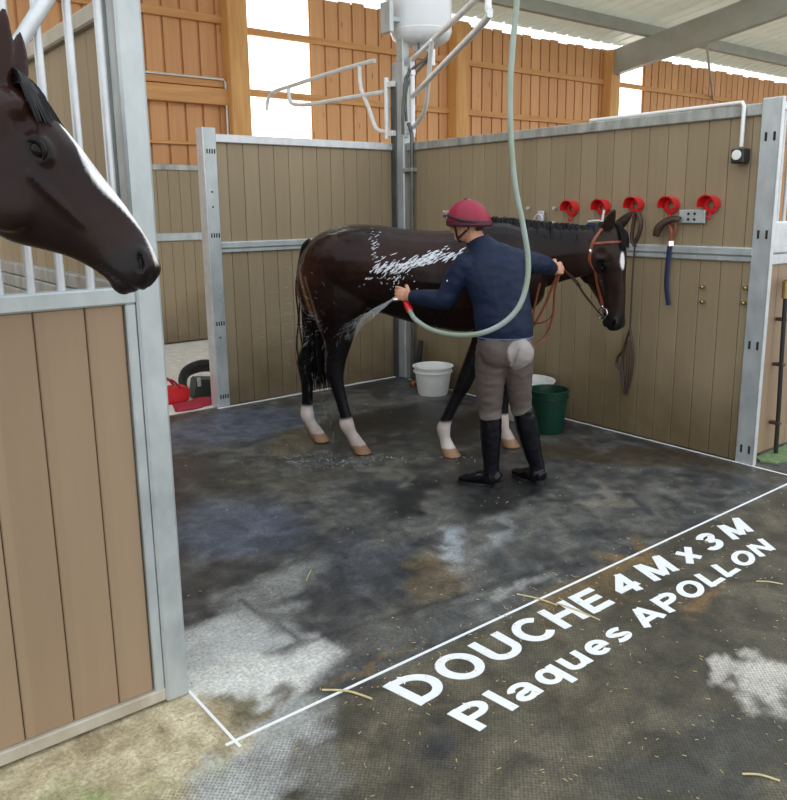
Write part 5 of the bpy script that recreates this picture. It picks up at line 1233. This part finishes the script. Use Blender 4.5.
# jacket
mb = MB()
mb.tube([(-.045, .012, .925), (-.048, .012, .96), (-.055, .018, 1.02), (-.068, .030, 1.13), (-.098, .055, 1.25), (-.135, .082, 1.345), (-.165, .098, 1.405), (-.19, .108, 1.45), (-.20, .112, 1.475)],
        [(.128, .158), (.138, .166), (.138, .168), (.132, .166), (.135, .182), (.115, .175), (.088, .105), (.068, .072), (.066, .070)], 24, side=SX, smooth=3)
mb.ell(shL + V((.02, 0, -.005)), (.078, .075, .078)); mb.ell(shR + V((-.02, 0, -.005)), (.075, .075, .075))
mb.tube([shL + V((.03, 0, .02)), shL.lerp(elL, .3), shL.lerp(elL, .7), elL, elL.lerp(wrL, .35), elL.lerp(wrL, .75), wrL + (wrL - elL).normalized() * -.015], [.074, .070, .060, .060, .055, .046, .039], 18, smooth=3)
mb.tube([shR + V((-.03, 0, .01)), shR.lerp(elR, .35), elR, elR.lerp(wrR, .4), elR.lerp(wrR, .93)], [.074, .070, .058, .052, .039], 18, smooth=3)
jme = wrinkle(remesh(mb, .0075, 4), .006, 7, 17, (1, 1, 1.7), 2)
jk = link('jacket', jme, M['jacket'], person, True, True, 0)
mb = MB(); mb.tube([(-.045, .012, .905), (-.045, .012, .92), (-.046, .012, .938)], [(.128, .157), (.134, .163), (.134, .163)], 32, side=SX).build('hem', M['jacket'], jk, True, local=True)
mb = MB(); mb.tube([(-.045, .012, .915), (-.045, .012, .922)], [(.1350, .1645)] * 2, 40, side=SX).build('hem_stripe', M['jacket_trim'], jk, True, local=True)
for (A_, B_) in ((elL, wrL), (elR, wrR)):
    d = (B_ - A_).normalized(); MB().tube([B_ - d * .035, B_ - d * .03, B_ - d * .005, B_], [.038, .042, .041, .036], 18).build('cuff', M['jacket'], jk, True, local=True)
q = mp(448, 271, .0); MB().ell(shL.lerp(elL, .42) + V((-.045, -.045, .0)), (.010, .006, .008)).build('sleeve_logo', M['white_plastic'], jk, True, local=True)
# breeches with a pale seat patch
mb = MB()
mb.tube([(-.045, .012, .955), (-.045, .012, .90), (-.045, .005, .83), (-.045, .005, .76)], [(.118, .146), (.128, .158), (.135, .164), (.10, .13)], 24, side=SX, smooth=3)
mb.tube([hipL + V((0, 0, -.02)), V((-.124, .01, .74)), V((-.128, .012, .62)), V((-.126, .018, .50)), V((-.124, .018, .425))], [(.118, .094), (.105, .090), (.088, .082), (.074, .073), (.062, .064)], 18, side=SX, smooth=3)
mb.tube([hipR + V((0, 0, -.02)), V((.036, .018, .74)), V((.046, .030, .62)), V((.060, .045, .51)), V((.074, .045, .445))], [(.118, .092), (.105, .086), (.088, .074), (.072, .064), (.060, .060)], 18, side=SX, smooth=3)
mb.ell((-.11, -.05, .84), (.085, .09, .10)); mb.ell((.03, -.05, .84), (.085, .09, .10))
bme = wrinkle(remesh(mb, .0075, 4), .007, 8, 20, (1, 1, 1.8), 6)
co = get_co(bme); no = get_no(bme); n3 = nz(co, 14, 3)
col = np.tile(np.array([.098, .075, .066]), (len(co), 1))
q = np.sqrt(((co[:, 0] - .034) / .088) ** 2 + ((co[:, 2] - .832) / .098) ** 2); w = (1 - sstep(q + .22 * n3 + .10 * nz(co, 30, 8), .88, .97)) * (co[:, 1] < .02)
slit = np.exp(-((co[:, 0] - .004 - .25 * (co[:, 2] - .83)) / .006) ** 2) * (co[:, 2] < .87)
w = w * (1 - .5 * slit); col = col * (1 - w[:, None]) + np.array([.33, .30, .285]) * w[:, None]
w = (1 - sstep(co[:, 2], .45, .50)) * .6; col = col * (1 - w[:, None]) + np.array([.20, .18, .165]) * w[:, None]
set_col(bme, col); link('breeches', bme, M['breeches'], person, True, True, 0)
# boots
def boot(knee, top, ank, toe, name='boot'):
    toe = V(toe).normalized(); lat = V((-toe.y, toe.x, 0)); mb = MB(); A_ = V(ank)
    mb.tube([V(knee) + V((0, 0, top)), V(knee).lerp(A_, .25), V(knee).lerp(A_, .5), V(knee).lerp(A_, .8), A_ + V((0, 0, .02)), A_ - V((0, 0, .045)), A_ + V((0, 0, -.08))],
            [.064, .066, .061, .050, .047, .052, .045], 18, smooth=3)
    mb.tube([A_ + toe * -.055 + V((0, 0, -.050)), A_ + toe * -.02 + V((0, 0, -.042)), A_ + toe * .06 + V((0, 0, -.048)), A_ + toe * .13 + V((0, 0, -.062)), A_ + toe * .185 + V((0, 0, -.072)), A_ + toe * .205 + V((0, 0, -.076))],
            [(.036, .034), (.044, .038), (.038, .043), (.027, .046), (.018, .036), (.008, .016)], 16, side=tuple(lat), smooth=3)
    me = wrinkle(remesh(mb, .006, 3), .0035, 10, 26, (1, 1, 1.5), 11); o = link(name, me, M['boot'], person, True, True, 0)
    s = MB(); R0 = []
    for z in (.002, .016):
        row = []
        for k in range(28):
            a = 2 * PI * k / 28; u = math.cos(a); v_ = math.sin(a); wd = .040 + .010 * max(0, math.sin((u + .3) * 2)) - .012 * (u < -.2)
            row.append(V((A_.x, A_.y, z)) + toe * (.076 + .138 * u) + lat * (wd * v_))
        R0.append(row)
    s.rings(R0); s.build('sole', M['sole'], o, local=True)
    s = MB(); c = V((A_.x, A_.y, 0)); s.tube([c + toe * -.035 + V((0, 0, .001)), c + toe * -.035 + V((0, 0, .034))], [(.034, .034), (.036, .036)], 16).build('heel', M['sole'], o, local=True)
    return o
boot((-.122, .018, .46), .0, (-.112, .025, .10), (-.93, .42, 0))
boot((.074, .045, .475), .0, (.168, .06, .10), (-.55, .83, 0))

# ================================================================== HOSE, NOZZLE, REINS, WATER
hp_ = [HT] + [MM @ mp(a, b, o_) for a, b, o_ in ((517, -30, -.30), (517, 0, -.30), (512, 55, -.30), (510, 110, -.30), (514.5, 180, -.29), (523, 225, -.28), (528, 258, -.27), (526.5, 285, -.27), (518, 308, -.27), (502, 324, -.26), (480, 333.5, -.22), (455, 335, -.12), (432, 330, .0), (416, 320, .11), (410.5, 312, .19))]
gr0 = MM @ mp(410, 311, .205); gr1 = MM @ mp(404.5, 299, .27)
t = empty('water_hose', hp_[6]); tag(t, 'pale green water hose hanging from the overhead arm to the hand of the rider', 'hose')
MB().tube(hp_ + [gr0], .0150, 14, smooth=6).build('tube', M['hose'], t, True)
MB().tube([gr0 + (gr0 - gr1) * .05, gr0.lerp(gr1, .08), gr0.lerp(gr1, .5), gr1], [.018, .021, .019, .016], 14, smooth=3).build('grip', M['red_plastic'], t, True)
nz0, nz1 = gr1, MM @ mp(392.5, 299.5, .245)
MB().tube([gr0.lerp(gr1, .8), gr1 + V((0, 0, .012)), gr1.lerp(nz1, .5), nz1], [.015, .015, .012, .013], 12, smooth=3).build('nozzle', M['chrome'], t, True)
# reins of the bridle: from the bit to the hand, then hanging in loops
def brl(pts): return [wm(br).inverted() @ p for p in pts]
hR = MM @ (wrR + dR * .085)
def mw(px, py, o_): return MM @ mp(px, py, o_)
for k in (0, 1):
    o_ = .43 + .05 * k
    MB().tube(brl([NEAR_BIT + V((0, 0, -.03)), mw(585 - 2 * k, 296 - 4 * k, .50), mw(577, 284 - 3 * k, .47), hR]), [(.007, .004)] * 4, 8, smooth=5).build('rein', M['leather_dark'], br, True, local=True)
MB().tube(brl([hR, mw(553, 285, .44), mw(545, 305, .45), mw(536, 322, .45), mw(530, 330, .46)]), [(.011, .004)] * 5, 8, smooth=5).build('rein', M['leather_brown'], br, True, local=True)
MB().tube(brl([hR, mw(555, 290, .42), mw(553, 315, .42), mw(546, 335, .42), mw(535, 344, .42), mw(526, 345, .44)]), [(.010, .004)] * 6, 8, smooth=5).build('rein', M['leather_brown'], br, True, local=True)
MB().tube(brl([mw(540, 283, .42), mw(536, 300, .42), mw(533, 318, .42), mw(536, 323, .42), mw(546, 321, .43), mw(553, 314, .43)]), [(.009, .004)] * 6, 8, smooth=5).build('rein', M['leather_brown'], br, True, local=True)
# water from the nozzle: a narrow cone of drops, spatter around the quarter and drips under the leg
sp = MB(); rr = random.Random(21)
tgt = HM @ V((-.36, -.30, .86)); dv = (tgt - nz1)
def drop(p, d, l, r):
    d = d.normalized() * l / 2; sp.tube([p - d, p, p + d], [r * .3, r, r * .25], 5)
a_ = dv.normalized().orthogonal().normalized(); b_ = dv.normalized().cross(a_)
for i in range(760):
    t_ = rr.random() ** 2.0; s_ = (.004 + .055 * t_) * math.sqrt(rr.random()); ph = rr.uniform(0, 2 * PI); o_ = a_ * math.cos(ph) * s_ + b_ * math.sin(ph) * s_
    drop(nz1 + dv * t_ + o_, dv + o_ * 3, rr.uniform(.015, .06), rr.uniform(.0006, .0013) * (1.3 - .6 * t_))
for i in range(420):
    p = HM @ V((rr.gauss(-.72, .16), rr.uniform(-.38, -.1), rr.gauss(.92, .18))); d = (p - HM @ V((-.36, -.30, .95))); d = d + V((0, 0, rr.uniform(-.1, .05)))
    if d.length > .05: drop(p, d, rr.uniform(.01, .06), rr.uniform(.0004, .0009))
for i in range(60):
    p = HM @ V((rr.gauss(-.56, .07), rr.uniform(-.12, .05), rr.uniform(.05, .55))); drop(p, V((.02, 0, -1)), rr.uniform(.03, .10), rr.uniform(.0007, .0014))
for i in range(240):
    p = HM @ V((rr.gauss(-.50, .22), rr.gauss(-.34, .09), abs(rr.gauss(0, .008)) + .003)); sp.ell(p, (rr.uniform(.002, .007), rr.uniform(.002, .006), rr.uniform(.0015, .003)), None, 6, 4)
for i in range(60):
    p = HM @ V((rr.uniform(-.2, .5), rr.gauss(-.18, .05), .003)); sp.ell(p, (rr.uniform(.003, .010), rr.uniform(.003, .007), .002), None, 6, 4)
tag(sp.build('water_spray', M['spray'], smooth=True), 'water spraying from the nozzle over the hind leg and splashing on the floor', 'water', None, 'stuff')
# ================================================================== LIGHT
w = bpy.data.worlds.new('sky'); SC.world = w; w.use_nodes = True; nt = w.node_tree
bg = nt.nodes['Background']
tc = nd(nt, 'ShaderNodeTexCoord'); sp = nd(nt, 'ShaderNodeSeparateXYZ'); nt.links.new(tc.outputs['Generated'], sp.inputs[0])
r = nd(nt, 'ShaderNodeMapRange'); r.inputs['From Min'].default_value = -.1; r.inputs['From Max'].default_value = .9; nt.links.new(sp.outputs[2], r.inputs['Value'])
mx = nd(nt, 'ShaderNodeMix', data_type='RGBA'); mx.inputs[6].default_value = (1, .985, .95, 1); mx.inputs[7].default_value = (.80, .90, 1, 1); nt.links.new(r.outputs[0], mx.inputs[0])
nt.links.new(mx.outputs[2], bg.inputs['Color']); bg.inputs['Strength'].default_value = 1.75
vs = SC.view_settings; vs.view_transform = 'Standard'; vs.look = 'None'; vs.exposure = 0.0; vs.gamma = 1; vs.use_curve_mapping = False
